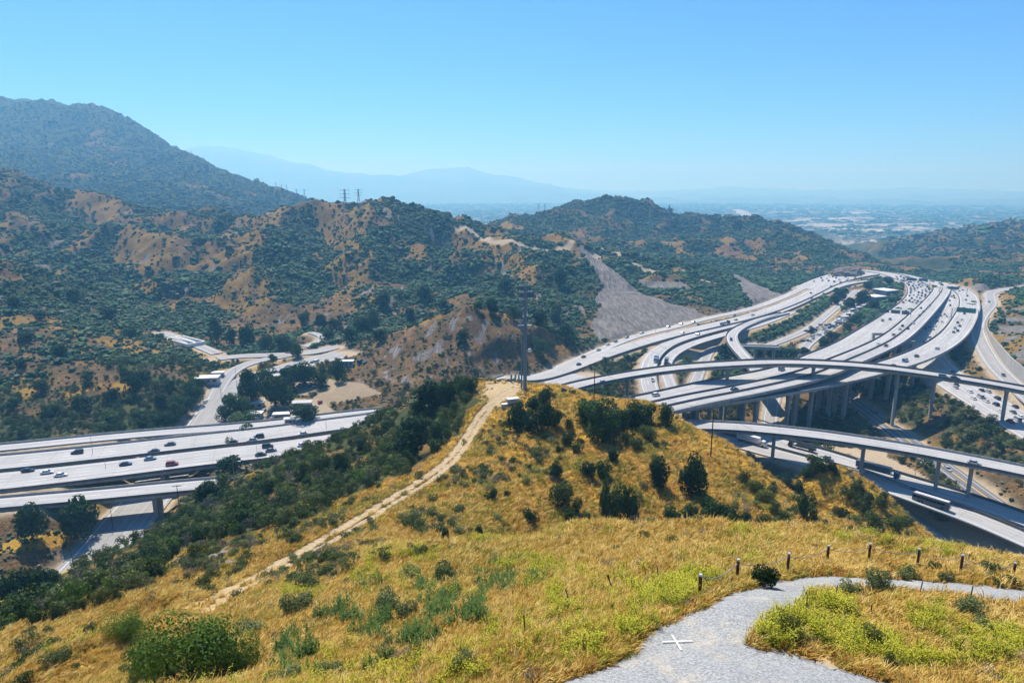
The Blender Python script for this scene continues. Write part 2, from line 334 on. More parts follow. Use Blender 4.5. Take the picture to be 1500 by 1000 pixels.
for nm, r in ROADS.items():
    P = r['P']; n_ = len(P)
    # spans of the road that rest on the ground
    e = r['elev']
    if e is True: continue
    if e:
        a0, a1 = int(e[0] * n_), int(e[1] * n_)
        spans = [P[:a0 + 1]] if a0 > 2 else []
    elif nm in ('left_main_far', 'left_main_near', 'left_collector', 'left_ramp'):
        # open over the canyon road
        cut = {'left_main_far': (-160, -112), 'left_main_near': (-175, -122), 'left_collector': (-150, -108), 'left_ramp': (-164, -108)}[nm]
        spans = [P[P[:, 0] < cut[0]], P[P[:, 0] > cut[1]]]; r['gap'] = cut
    else: spans = [P]
    for s_ in spans:
        if len(s_) < 2: continue
        d, zr = dist_poly(s_, r['w'] / 2 + 60)
        dd = np.maximum(d - r['w'] / 2 - 1.6, 0)
        m = d < 1e8
        inner = d < r['w'] / 2 + 1.6
        UB[m] = np.minimum(UB[m], (zr + 0.62 * np.minimum(dd, 13) + 1.7 * np.maximum(dd - 13, 0) - 0.35)[m]); LB[m] = np.maximum(LB[m], (zr - 0.55 * dd - 0.45)[m])
        ONROAD = np.minimum(ONROAD, d - r['w'] / 2)
# clearance under elevated spans
for nm, r in ROADS.items():
    if r['elev']:
        a0 = int(r['elev'][0] * len(r['P'])) + 2
        d, zr = dist_poly(r['P'][a0:], r['w'] / 2 + 6)
        m = d < r['w'] / 2 + 3
        k = 3.0
        UB[m] = np.minimum(UB[m], np.maximum(zr - k, LB)[m])
    if 'gap' in r:
        s_ = r['P'][(r['P'][:, 0] > r['gap'][0]) & (r['P'][:, 0] < r['gap'][1])]
        d, zr = dist_poly(s_, 12); m = d < r['w'] / 2 + 2
        UB[m] = np.minimum(UB[m], np.maximum(zr - 3, LB)[m])
ZZ = np.minimum(np.maximum(ZZ, LB), UB)
# dirt tracks: find where the pixels land, then smooth a bench
def grid_z(x, y, arr=None):
    arr = ZZ if arr is None else arr
    x = np.asarray(x, float); y = np.asarray(y, float)
    t = np.arctan2(x, y); l = np.log(np.maximum(np.hypot(x, y), 5.01))
    j = np.clip(np.searchsorted(tha, t) - 1, 0, NT - 2); i = np.clip(np.searchsorted(lr, l) - 1, 0, NR - 2)
    ft = np.clip((t - tha[j]) / (tha[j + 1] - tha[j]), 0, 1); fl = np.clip((l - lr[i]) / (lr[i + 1] - lr[i]), 0, 1)
    return (arr[i, j] * (1 - ft) + arr[i, j + 1] * ft) * (1 - fl) + (arr[i + 1, j] * (1 - ft) + arr[i + 1, j + 1] * ft) * fl
def hit(u, v, dmin=8, dmax=30000):
    """where the sight line of pixel (u, v) first meets the ground"""
    Ds = np.exp(np.linspace(math.log(dmin), math.log(dmax), 2400))
    k = xk(u, v); t = tdrop(v)
    z = grid_z(k * Ds, Ds); zl = CAMZ - t * Ds
    m = np.nonzero(zl <= z)[0]
    if len(m) == 0: return None
    i = m[0]
    a_, b_ = (Ds[i - 1] if i else dmin), Ds[i]
    for _ in range(12):
        c = (a_ + b_) / 2
        if CAMZ - t * c <= float(grid_z(k * c, c)): b_ = c
        else: a_ = c
    D = b_
    return (k * D, D, float(grid_z(k * D, D)))
def inpoly(U, V, poly):
    r_ = np.zeros(U.shape, bool); n_ = len(poly)
    for i in range(n_):
        x1, y1 = poly[i]; x2, y2 = poly[(i + 1) % n_]
        c = ((y1 > V) != (y2 > V)) & (U < (x2 - x1) * (V - y1) / (y2 - y1 + 1e-9) + x1)
        r_ ^= c
    return r_
# ------------------------------------------------------------------ masks painted by kind of ground (what the ground IS, not its shade)
U, V, _F = project(GX, GY, ZZ)
wob = 7 * fbm(GX / 3.0, GY / 3.0, 71, 3) + 6 * fbm(GX / 0.7, GY / 0.7, 74, 3)
GRAVEL = [(760,1060),(822,1000),(862,985),(915,962),(935,940),(952,920),(990,908),(1015,893),(1045,881),(1075,866),(1110,856),(1150,848),(1200,842),(1270,846),(1340,849),(1420,855),(1520,863),
          (1520,888),(1440,881),(1380,873),(1300,868),(1240,866),(1195,868),(1175,885),(1140,905),(1115,922),(1092,940),(1110,948),(1150,950),(1175,962),(1215,975),(1260,985),(1320,1005),(1400,1080),(1100,1100)]
gm = inpoly(U + wob, V + wob * 0.7, GRAVEL) & (RR < 62)
GRAV = gm.astype(float)
def blur(A_, k=1):
    for _ in range(k):
        B = A_.copy(); B[1:-1, 1:-1] = (A_[1:-1, 1:-1] * 2 + A_[:-2, 1:-1] + A_[2:, 1:-1] + A_[1:-1, :-2] + A_[1:-1, 2:]) / 6; A_ = B
    return A_
# the gravel path is level and free of tussocks
tp = [hit(u, v, 15, 400) for u, v in TRACKS['dirt_road']]
tp = np.array([t for t in tp if t]); tp = smooth(cr_spline(tp, 3), 6)
dT, zT = dist_poly(tp, 14)
k_ = 1 - sstep(1.8, 7, dT)
ZZ = ZZ * (1 - k_) + np.where(dT < 1e8, zT, ZZ) * k_
tw = np.minimum(np.abs(dT - 0.9 - 0.15 * (U < 640)), 9) + 0.5 * fbm(GX / 1.5, GY / 1.5, 72, 2)
DIRT = np.where(dT < 1e8, 1 - sstep(0.6, 1.3, tw + 0.35 * fbm(GX / 4, GY / 4, 73, 3)), 0) * (0.2 + 0.8 * sstep(150, 420, U))
DIRT = np.maximum(DIRT, 0.85 * inpoly(U, V, [(1085,955),(1130,943),(1190,955),(1260,975),(1330,1000),(1330,1100),(1230,1100),(1200,1000),(1110,975)]) * (RR < 40) * sstep(-0.05, 0.12, fbm(GX / 1.3, GY / 1.3, 75, 4)))
PADS = [((716,560),(700,585),(735,590),(768,585),(772,560)), ((655,575),(700,548),(712,560),(690,580))]
DIRT = np.maximum(DIRT, 0.9 * (inpoly(U + wob * 3, V + wob * 2, [(700,585),(712,560),(740,552),(765,560),(762,578),(735,588)]) & (RR < 235) & (RR > 160)))
# paler bare cuts and slopes
def reg(poly, r0, r1, wv_=0, wl=60, s=77):
    wb = wv_ * fbm(GX / wl, GY / wl, s, 3)
    return (inpoly(U + wb, V + wb, poly) & (RR > r0) & (RR < r1)).astype(float)
ROCK = reg([(842,360),(862,366),(885,385),(935,425),(985,447),(1035,462),(1010,480),(950,492),(880,502),(866,480),(872,450),(880,425),(868,395)], 430, 1000, 14)
ROCK = np.maximum(ROCK, reg([(1075,400),(1110,418),(1158,432),(1110,448),(1085,430)], 500, 950, 8))
ROCK = np.maximum(ROCK, reg([(935,410),(1000,413),(1015,422),(950,424)], 500, 1000, 3) * 0.9)
ROCK = np.maximum(ROCK, reg([(1440,405),(1420,418),(1410,428),(1480,428),(1475,415)], 500, 950, 5))
ROCK = np.maximum(ROCK, 0.8 * reg([(1460,430),(1520,425),(1520,545),(1480,520),(1450,470)], 380, 800, 14) * (sstep(-0.1, 0.15, fbm(GX / 60, GY / 25, 78, 3))))
ROCK = np.maximum(ROCK, reg([(520,560),(560,515),(600,485),(640,465),(700,470),(760,490),(740,530),(640,545),(580,570)], 330, 520, 20) * 0.8 * sstep(0.02, 0.3, fbm(GX / 7, GY / 16, 79, 3)))
hw = fbm(GX / 16, GY / 60, 80, 4)
ROCK = np.maximum(ROCK, 0.7 * sstep(0.30, 0.42, hw) * sstep(480, 560, RR) * (1 - sstep(1100, 1400, RR)) * (1 - sstep(20, 80, U - 900)))
# bare sand on the canyon floor, road verges, the wide pale lot inside the interchange
SAND = 1 - sstep(0.5, 5.5, ONROAD + 2.5 * fbm(GX / 8, GY / 8, 81, 2))
SAND = np.maximum(SAND, reg([(1240,660),(1300,668),(1345,690),(1370,708),(1340,706),(1300,692),(1262,680)], 240, 400, 3))
SAND = np.maximum(SAND, reg([(1185,650),(1300,660),(1300,672),(1200,660)], 240, 400, 3))
SAND = np.maximum(SAND, reg([(440,592),(500,560),(530,560),(560,575),(500,590),(470,600)], 300, 460, 4) * 0.6)
SAND = np.maximum(SAND, reg([(425,560),(470,552),(500,560),(490,575),(440,580)], 300, 480, 4) * 0.7)
SAND = np.maximum(SAND, reg([(380,580),(470,585),(500,610),(370,622)], 280, 400, 3) * 0.8)
SAND = np.maximum(SAND, reg([(1000,404),(1040,412),(1090,425),(1020,410)], 600, 900, 3) * 0.8)
# ridge-top firebreak roads on the far ridge
for tr in ([(672,333),(700,342),(718,352),(760,355),(833,360),(880,362),(905,370)], [(870,372),(930,384),(1000,395),(1050,404)]):
    q = [hit(u, v + 2, 500, 1300) for u, v in tr]; q = [t for t in q if t]
    if len(q) > 1:
        d_, _z = dist_poly(smooth(cr_spline(np.array(q), 8), 3), 20); SAND = np.maximum(SAND, 1 - sstep(3, 6.5, d_ + 3 * fbm(GX / 20, GY / 20, 90, 2)))
# chaparral cover 0..1
CH = np.zeros(GX.shape)
c1 = sstep(-0.14, 0.10, fbm(GX / 75, GY / 75, 101, 4) + 0.10)
c2 = sstep(-0.25, 0.1, fbm(GX / 160, GY / 160, 102, 4) + 0.22)
CH = np.where(RR > 700, c2, c1) * (1 - 0.8 * sstep(0.42, 0.75, RID + 0.25 * fbm(GX / 35, GY / 35, 106, 3))) * (RR > 400) + c1 * (RR <= 400)
CH = np.clip(CH + 0.5 * (1 - sstep(-0.35, 0.05, RID)) * (RR > 500), 0, 1)
CH *= sstep(300, 330, RR)
CH = np.maximum(CH, sstep(1150, 1300, RR) * (1 - sstep(3100, 3500, RR)) * sstep(-0.35, 0.0, fbm(GX / 120, GY / 120, 103, 4) + 0.22) * (1 - 0.6 * sstep(0.5, 0.8, RID)))
leftslope = reg([(700,556),(660,560),(560,605),(460,650),(400,675),(300,722),(150,812),(0,880),(-200,960),(-200,990),(0,925),(90,895),(200,865),(262,815),(330,790),(420,765),(480,742),(560,705),(610,690),(650,662),(672,640),(680,600),(706,575)], 60, 260, 14, 14)
CH = np.maximum(CH, leftslope * (0.25 + 0.75 * sstep(-0.22, 0.0, fbm(GX / 13, GY / 13, 109, 3))))
west = reg([(-100,470),(100,455),(200,500),(330,560),(290,640),(0,660),(-100,660)], 260, 600, 10)
CH = np.maximum(CH * (1 - west), west * sstep(-0.1, 0.2, fbm(GX / 30, GY / 30, 104, 4) - 0.02 + 0.5 * sstep(560, 600, V)))
flat = inpoly(U, V, [(400,600),(560,560),(560,600),(400,625)])
inter = (U > 800) & (RR > 215) & (RR < 700) & (Z0 < 12)
CH = np.where(inter, 0.85 * sstep(-0.28, 0.2, fbm(GX / 40, GY / 40, 105, 3)), CH)
gyx = np.zeros(GX.shape); ZB = blur(ZZ, 6)
gyx[:, 1:-1] = (ZB[:, 2:] - ZB[:, :-2]) / np.maximum(RR[:, 2:] * (TH[:, 2:] - TH[:, :-2]), 1e-3)
ASP = blur(gyx, 4)
CH = np.where((RR > 330) & (RR < 1250), np.clip(CH * (1 - 0.85 * sstep(0.06, 0.26, ASP + 0.12 * fbm(GX / 40, GY / 40, 107, 3))) + 0.5 * sstep(0.05, 0.25, -ASP), 0, 1), CH)
SPUR = reg([(470,605),(520,548),(600,488),(640,464),(690,448),(740,460),(800,483),(855,515),(840,548),(700,565),(560,608)], 325, 535, 6)
CH = np.maximum(CH, 0.95 * reg([(500,470),(560,430),(640,400),(740,400),(850,440),(860,500),(800,480),(740,455),(690,445),(640,462),(590,490),(520,500)], 535, 900, 10) * sstep(-0.3, -0.05, fbm(GX / 30, GY / 30, 119, 3)))
CH = CH * (1 - 0.8 * SPUR)
CH = np.maximum(CH, 0.8 * ((U < 480) & (RR > 1400) & (RR < 3500)) * sstep(-0.45, -0.1, fbm(GX / 120, GY / 120, 103, 4)))
NOSE = reg([(205,470),(250,478),(345,531),(335,546),(280,536),(200,522),(140,500),(170,478)], 370, 570, 5)
CH = CH * (1 - 0.45 * NOSE)
MOUND = reg([(1330,585),(1400,590),(1520,650),(1520,700),(1400,660),(1340,640),(1290,610)], 250, 480, 5)
CH = np.maximum(CH, 0.75 * MOUND * sstep(-0.3, 0.1, fbm(GX / 18, GY / 18, 108, 3)))
CH *= (1 - 0.85 * ROCK) * (1 - np.clip(SAND, 0, 1)) * (ONROAD > 3.5) * (1 - DIRT)
KN = reg([(620,600),(700,560),(850,560),(1000,600),(1150,700),(1200,770),(1100,760),(850,765),(700,790),(560,800),(540,770),(640,700),(700,640)], 75, 240)
OLV = sstep(0.02, 0.24, fbm(GX / 14, GY / 22, 117, 4)) * (RR < 240)
GRYP = sstep(0.16, 0.32, fbm(GX / 7, GY / 9, 118, 3)) * (RR < 150)
# dry golden grass on the near hill, greener flushes in it
YEL = np.clip(sstep(0.02, 0.28, fbm(GX / 11, GY / 11, 111, 3)) * (RR < 130) + 0, 0, 1)
MUST = np.maximum(reg([(1090,955),(1110,925),(1150,895),(1180,880),(1240,885),(1300,890),(1380,905),(1440,920),(1500,930),(1500,960),(1400,990),(1300,985),(1200,955)], 20, 60, 6, 3),
                  reg([(905,935),(925,890),(960,865),(1010,845),(1055,850),(1030,875),(985,912),(935,945)], 20, 60, 5, 3))
for (cx, cy, rx, ry) in [(590,815,60,12),(700,790,70,9),(780,830,50,14),(900,790,25,10),(1080,785,30,8),(1290,790,80,10),(1370,812,50,9),(560,845,50,14),(200,870,60,12),(450,870,40,10),(660,760,40,10),(600,700,40,10),(520,745,35,8),(815,885,18,14)]:
    q = ((U - cx) / rx) ** 2 + ((V - cy) / ry) ** 2 + 0.9 * fbm(GX / 2.5, GY / 2.5, 113, 2)
    MUST = np.maximum(MUST, (1 - sstep(0.5, 1.3, q)) * 0.9 * (RR < 140))
MUST *= (1 - GRAV) * (1 - DIRT) * sstep(-0.22, 0.12, fbm(GX / 3.2, GY / 3.2, 115, 3))
GRAV = blur(GRAV, 1)

# ------------------------------------------------------------------ materials
def mat(name):
    m = bpy.data.materials.new(name); m.use_nodes = True; t = m.node_tree; t.nodes.clear()
    o = t.nodes.new('ShaderNodeOutputMaterial'); p = t.nodes.new('ShaderNodeBsdfPrincipled'); t.links.new(p.outputs[0], o.inputs[0])
    p.inputs['Specular IOR Level'].default_value = 0.25
    return m, t, p
class NB:
    def __init__(s, t): s.t = t
    def n(s, k, **kw):
        x = s.t.nodes.new(k)
        for a_, b_ in kw.items(): setattr(x, a_, b_)
        return x
    def lk(s, a_, b_): s.t.links.new(a_, b_)
    def setin(s, sock, v):
        if hasattr(v, 'is_output') or isinstance(v, bpy.types.NodeSocket): s.lk(v, sock)
        else: sock.default_value = v
    def pos(s):
        return s.n('ShaderNodeNewGeometry').outputs['Position']
    def attr(s, nm, kind='GEOMETRY'):
        x = s.n('ShaderNodeAttribute'); x.attribute_name = nm; x.attribute_type = kind; return x
    def noise(s, sc, det=3, rough=0.6, vec=None, dist=0.0):
        x = s.n('ShaderNodeTexNoise'); x.inputs['Scale'].default_value = sc; x.inputs['Detail'].default_value = det
        x.inputs['Roughness'].default_value = rough; x.inputs['Distortion'].default_value = dist
        s.lk(vec if vec is not None else s.pos(), x.inputs['Vector']); return x.outputs[0]
    def ramp(s, f, stops, interp='LINEAR'):
        x = s.n('ShaderNodeValToRGB'); x.color_ramp.interpolation = interp; el = x.color_ramp.elements
        while len(el) < len(stops): el.new(0.5)
        for e_, (p_, c) in zip(el, stops): e_.position = p_; e_.color = (*c, 1) if len(c) == 3 else c
        s.lk(f, x.inputs[0]); return x.outputs[0]
    def mix(s, f, a_, b_, mode='MIX'):
        x = s.n('ShaderNodeMix', data_type='RGBA', blend_type=mode); x.clamp_factor = True
        s.setin(x.inputs[0], f)
        for i, v in ((6, a_), (7, b_)):
            if isinstance(v, tuple): x.inputs[i].default_value = (*v, 1)
            else: s.lk(v, x.inputs[i])
        return x.outputs[2]
    def math(s, op, a_, b_=0.0, c=0.0):
        x = s.n('ShaderNodeMath', operation=op)
        for i, v in enumerate((a_, b_, c)): s.setin(x.inputs[i], v)
        return x.outputs[0]
    def step(s, f, lo, hi):
        x = s.n('ShaderNodeMapRange'); x.interpolation_type = 'SMOOTHSTEP'; s.lk(f, x.inputs[0])
        x.inputs[1].default_value = lo; x.inputs[2].default_value = hi; return x.outputs[0]
    def vscale(s, v, sc):
        x = s.n('ShaderNodeMapping'); x.inputs['Scale'].default_value = sc; s.lk(v, x.inputs[0]); return x.outputs[0]
    def bump(s, h, st, d, p):
        x = s.n('ShaderNodeBump'); x.inputs['Strength'].default_value = st; x.inputs['Distance'].default_value = d
        s.lk(h, x.inputs['Height']); s.lk(x.outputs[0], p.inputs['Normal'])
MATS = {}
def simple(name, col, rough=0.6, metal=0.0, var=0.12, sc=3.0, spec=0.3, emit=None):
    if name in MATS: return MATS[name]
    m, t, p = mat(name); b_ = NB(t)
    nz = b_.noise(sc, 3, 0.6, b_.n('ShaderNodeTexCoord').outputs['Object'])
    lo = tuple(max(0, c * (1 - var)) for c in col); hi = tuple(min(1, c * (1 + var)) for c in col)
    b_.lk(b_.ramp(nz, [(0.3, lo), (0.7, hi)]), p.inputs['Base Color'])
    p.inputs['Roughness'].default_value = rough; p.inputs['Metallic'].default_value = metal; p.inputs['Specular IOR Level'].default_value = spec
    MATS[name] = m; return m

def ground_material():
    m, t, p = mat('hill_ground'); b_ = NB(t); pos = b_.pos()
    sep = b_.n('ShaderNodeSeparateColor'); b_.lk(b_.attr('mask_a').outputs['Color'], sep.inputs[0])
    sep2 = b_.n('ShaderNodeSeparateColor'); b_.lk(b_.attr('mask_b').outputs['Color'], sep2.inputs[0])
    gravel, dirt, rock = sep.outputs[0], sep.outputs[1], sep.outputs[2]
    sand, chap, must = sep2.outputs[0], sep2.outputs[1], sep2.outputs[2]
    golden = b_.attr('golden').outputs['Fac']
    n1 = b_.noise(0.09, 5, 0.65); n2 = b_.noise(1.1, 4, 0.7); n3 = b_.noise(9.0, 3, 0.7); nb = b_.noise(0.02, 4, 0.6)
    # hill soil with dead brush
    soil = b_.ramp(n1, [(0.3, (0.075, 0.06, 0.034)), (0.48, (0.145, 0.09, 0.045)), (0.6, (0.225, 0.13, 0.058)), (0.75, (0.26, 0.18, 0.10))])
    soil = b_.mix(b_.step(n2, 0.42, 0.62), soil, b_.mix(0.7, soil, (0.055, 0.065, 0.03)))
    # dry grass
    st = b_.noise(1.0, 4, 0.7, b_.vscale(pos, (0.55, 1.9, 1.0)), 1.2)
    gr = b_.ramp(st, [(0.25, (0.25, 0.14, 0.022)), (0.45, (0.44, 0.26, 0.035)), (0.6, (0.58, 0.37, 0.055)), (0.8, (0.68, 0.48, 0.13))])
    gr = b_.mix(b_.step(n1, 0.42, 0.65), gr, b_.mix(0.6, gr, (0.30, 0.145, 0.035)))
    gr = b_.mix(b_.step(b_.noise(0.25, 3, 0.6), 0.52, 0.68), gr, b_.mix(0.65, gr, (0.26, 0.25, 0.05)))
    c = b_.mix(golden, soil, gr)
    c = b_.mix(b_.math('MULTIPLY', must, 0.75), c, b_.ramp(n2, [(0.3, (0.12, 0.13, 0.02)), (0.7, (0.30, 0.33, 0.045))]))
    # brush cover
    brush = b_.ramp(b_.noise(0.35, 4, 0.75), [(0.3, (0.018, 0.034, 0.018)), (0.5, (0.042, 0.070, 0.028)), (0.7, (0.085, 0.095, 0.042))])
    c = b_.mix(b_.math('MULTIPLY', b_.step(b_.math('ADD', chap, b_.math('MULTIPLY', b_.math('SUBTRACT', b_.noise(0.13, 5, 0.7), 0.5), 1.2)), 0.3, 0.7), 0.85), c, brush)
    rk = b_.ramp(b_.noise(0.22, 6, 0.8, b_.vscale(pos, (1.6, 0.28, 0.28)), 0.6), [(0.3, (0.055, 0.05, 0.046)), (0.5, (0.17, 0.155, 0.14)), (0.72, (0.33, 0.31, 0.285))])
    c = b_.mix(b_.step(b_.math('ADD', rock, b_.math('MULTIPLY', b_.math('SUBTRACT', n1, 0.5), 0.7)), 0.4, 0.7), c, rk)
    sd_ = b_.ramp(n2, [(0.25, (0.30, 0.235, 0.15)), (0.7, (0.46, 0.39, 0.28))])
    c = b_.mix(b_.math('MULTIPLY', sand, 0.9), c, sd_)
    dt = b_.ramp(n2, [(0.25, (0.27, 0.20, 0.11)), (0.6, (0.43, 0.34, 0.21)), (0.8, (0.52, 0.44, 0.31))])
    c = b_.mix(dirt, c, dt)
    gv = b_.ramp(n3, [(0.3, (0.15, 0.155, 0.155)), (0.5, (0.27, 0.28, 0.275)), (0.7, (0.42, 0.42, 0.40))])
    gv = b_.mix(b_.step(b_.noise(0.55, 4, 0.6), 0.5, 0.7), gv, b_.ramp(n3, [(0.3, (0.27, 0.245, 0.20)), (0.7, (0.50, 0.46, 0.38))]))
    fine = b_.noise(28, 2, 0.6)
    gv = b_.mix(b_.step(fine, 0.60, 0.72), gv, (0.12, 0.12, 0.11)); gv = b_.mix(b_.step(fine, 0.38, 0.30), gv, (0.50, 0.50, 0.48))
    c = b_.mix(gravel, c, gv)
    # the wide valley beyond: fields, wash, streets and roofs too small to tell apart
    vf = b_.attr('valley').outputs['Fac']
    vor = b_.n('ShaderNodeTexVoronoi'); vor.inputs['Scale'].default_value = 0.006; b_.lk(b_.vscale(pos, (1, 0.55, 1)), vor.inputs['Vector'])
    fld = b_.n('ShaderNodeSeparateColor'); b_.lk(vor.outputs['Color'], fld.inputs[0])
    vc = b_.ramp(fld.outputs[0], [(0.0, (0.05, 0.07, 0.035)), (0.45, (0.09, 0.11, 0.06)), (0.55, (0.15, 0.14, 0.10)), (0.8, (0.11, 0.11, 0.08)), (1.0, (0.20, 0.18, 0.14))], 'CONSTANT')
    vc = b_.mix(b_.step(b_.noise(0.03, 4, 0.7), 0.45, 0.6), vc, (0.045, 0.065, 0.035))
    c = b_.mix(vf, c, vc)
    wash = b_.attr('wash').outputs['Fac']; c = b_.mix(wash, c, b_.ramp(b_.noise(0.004, 5, 0.7), [(0.3, (0.24, 0.22, 0.18)), (0.7, (0.40, 0.37, 0.32))]))
    b_.lk(c, p.inputs['Base Color']); p.inputs['Roughness'].default_value = 0.95; p.inputs['Specular IOR Level'].default_value = 0.05
    h = b_.math('ADD', b_.math('MULTIPLY', b_.noise(0.25, 5, 0.75), 2.2), b_.math('ADD', b_.math('MULTIPLY', n2, 0.45), b_.math('MULTIPLY', n3, 0.05)))
    calm = b_.math('SUBTRACT', 1.0, b_.math('MULTIPLY', b_.math('MAXIMUM', b_.math('MAXIMUM', gravel, dirt), sand), 0.93))
    b_.bump(b_.math('MULTIPLY', h, calm), 0.9, 1.0, p)
    return m
def road_material(name, base, wear=0.12, yellow=False, plain=False):
    """concrete or asphalt slab: 'across' runs in metres from the left edge, 'along' in metres, 'lanew' lane width"""
    m, t, p = mat(name); b_ = NB(t)
    ac = b_.attr('across').outputs['Fac']; al = b_.attr('along').outputs['Fac']; wd = b_.attr('width').outputs['Fac']
    cmb = b_.n('ShaderNodeCombineXYZ'); b_.lk(ac, cmb.inputs[0]); b_.lk(al, cmb.inputs[1])
    streak = b_.noise(1.0, 4, 0.6, b_.vscale(cmb.outputs[0], (0.55, 0.012, 1)))
    patch = b_.noise(0.06, 4, 0.6); fine = b_.noise(2.0, 3, 0.6)
    c = b_.ramp(streak, [(0.3, tuple(x * (1 - wear * 1.6) for x in base)), (0.5, base), (0.7, tuple(min(1, x * (1 + wear)) for x in base))])
    c = b_.mix(b_.math('MULTIPLY', b_.step(patch, 0.35, 0.65), 0.3), c, tuple(x * 0.8 for x in base))
    slab = b_.n('ShaderNodeTexVoronoi'); slab.inputs['Scale'].default_value = 1.0; b_.lk(b_.vscale(cmb.outputs[0], (0.27, 0.035, 1)), slab.inputs['Vector']); sc_ = b_.n('ShaderNodeSeparateColor'); b_.lk(slab.outputs['Color'], sc_.inputs[0])
    c = b_.mix(b_.math('MULTIPLY', b_.step(sc_.outputs[0], 0.75, 0.8), 0.3), c, tuple(x * 0.72 for x in base)); c = b_.mix(b_.math('MULTIPLY', b_.step(sc_.outputs[1], 0.8, 0.85), 0.3), c, tuple(min(1, x * 1.25) for x in base))
    c = b_.mix(b_.math('MULTIPLY', fine, 0.14), c, tuple(x * 0.6 for x in base))
    # tyre tracks darken each lane twice
    lanex = b_.math('FRACT', b_.math('DIVIDE', b_.math('SUBTRACT', ac, 1.6), 3.6))
    trk = b_.math('ABSOLUTE', b_.math('SUBTRACT', b_.math('ABSOLUTE', b_.math('SUBTRACT', lanex, 0.5)), 0.24))
    c = b_.mix(b_.math('MULTIPLY', b_.math('SUBTRACT', 1.0, b_.step(trk, 0.02, 0.13)), 0.34), c, tuple(x * 0.55 for x in base))
    # transverse joints
    jt = b_.math('LESS_THAN', b_.math('FRACT', b_.math('DIVIDE', al, 18.3)), 0.02)
    c = b_.mix(b_.math('MULTIPLY', jt, 0.35), c, tuple(x * 0.5 for x in base))
    # painted lane lines (dashes) and edge lines
    dash = b_.math('LESS_THAN', b_.math('FRACT', b_.math('DIVIDE', al, 14.6)), 0.4)
    edge = b_.math('LESS_THAN', b_.math('ABSOLUTE', b_.math('SUBTRACT', lanex, 0.0)), 0.06)
    inside = b_.math('MULTIPLY', b_.math('GREATER_THAN', ac, 3.0), b_.math('LESS_THAN', ac, b_.math('SUBTRACT', wd, 3.0)))
    ln = b_.math('MULTIPLY', b_.math('MULTIPLY', dash, edge), inside)
    white = (0.72, 0.72, 0.70)
    if not yellow and not plain: c = b_.mix(b_.math('MULTIPLY', ln, 0.8), c, white)
    e1 = b_.math('LESS_THAN', b_.math('ABSOLUTE', b_.math('SUBTRACT', ac, 1.45)), 0.14)
    e2 = b_.math('LESS_THAN', b_.math('ABSOLUTE', b_.math('SUBTRACT', b_.math('SUBTRACT', wd, ac), 1.45)), 0.14)
    c = b_.mix(b_.math('MULTIPLY', b_.math('MAXIMUM', e1, e2), 0.75), c, white)
    if yellow:
        cn = b_.math('LESS_THAN', b_.math('ABSOLUTE', b_.math('SUBTRACT', ac, b_.math('MULTIPLY', wd, 0.5))), 0.28)
        c = b_.mix(cn, c, (0.62, 0.38, 0.05))
    b_.lk(c, p.inputs['Base Color']); p.inputs['Roughness'].default_value = 0.85; p.inputs['Specular IOR Level'].default_value = 0.15
    b_.bump(fine, 0.2, 0.02, p)
    MATS[name] = m; return m
GM = ground_material()
CONC = road_material('freeway_concrete', (0.40, 0.40, 0.39), 0.22)
CONC2 = road_material('viaduct_concrete', (0.39, 0.39, 0.38), 0.18)
ASPH = road_material('old_asphalt', (0.33, 0.33, 0.32), 0.16, plain=True)
ASPY = road_material('two_lane_asphalt', (0.17, 0.175, 0.18), 0.2, yellow=True)
def concrete(name, col):
    m, t, p = mat(name); b_ = NB(t)
    s1 = b_.noise(1.0, 4, 0.7, b_.vscale(b_.pos(), (0.5, 0.5, 0.08))); s2 = b_.noise(0.6, 4, 0.6)
    c = b_.ramp(s1, [(0.3, tuple(x * 0.68 for x in col)), (0.55, col), (0.8, tuple(x * 1.12 for x in col))])
    c = b_.mix(b_.math('MULTIPLY', b_.step(s2, 0.45, 0.7), 0.25), c, tuple(x * 0.6 for x in col))
    b_.lk(c, p.inputs['Base Color']); p.inputs['Roughness'].default_value = 0.88; p.inputs['Specular IOR Level'].default_value = 0.1
    b_.bump(s2, 0.3, 0.05, p); MATS[name] = m; return m
PIERM = concrete('pier_concrete', (0.34, 0.335, 0.31)); BARM = concrete('barrier_concrete', (0.37, 0.365, 0.34)); BARD = concrete('dark_barrier', (0.13, 0.135, 0.13))  # BARD: darker concrete than BARM, for medians and some parapets

# ------------------------------------------------------------------ tagging and mesh helpers
def tag(o, label=None, cat=None, group=None, kind=None):
    if label: o['label'] = label
    if cat: o['category'] = cat
    if group: o['group'] = group
    if kind: o['kind'] = kind
    return o
def pydata(name, verts, faces, m=None, parent=None, smooth_=False, attrs=None):
    me = bpy.data.meshes.new(name); me.from_pydata([tuple(v) for v in verts], [], faces)
    if m: me.materials.append(m)
    if smooth_: me.polygons.foreach_set('use_smooth', [True] * len(me.polygons))
    if attrs:
        for k, v in attrs.items():
            at = me.attributes.new(k, 'FLOAT', 'POINT'); at.data.foreach_set('value', np.asarray(v, np.float32))
    me.update()
    o = bpy.data.objects.new(name, me); COL.objects.link(o)
    if parent: o.parent = parent
    return o
def empty(name, loc=(0, 0, 0), rz=0.0):
    o = bpy.data.objects.new(name, None); COL.objects.link(o); o.location = loc; o.rotation_euler = (0, 0, rz); o.empty_display_size = 1; return o
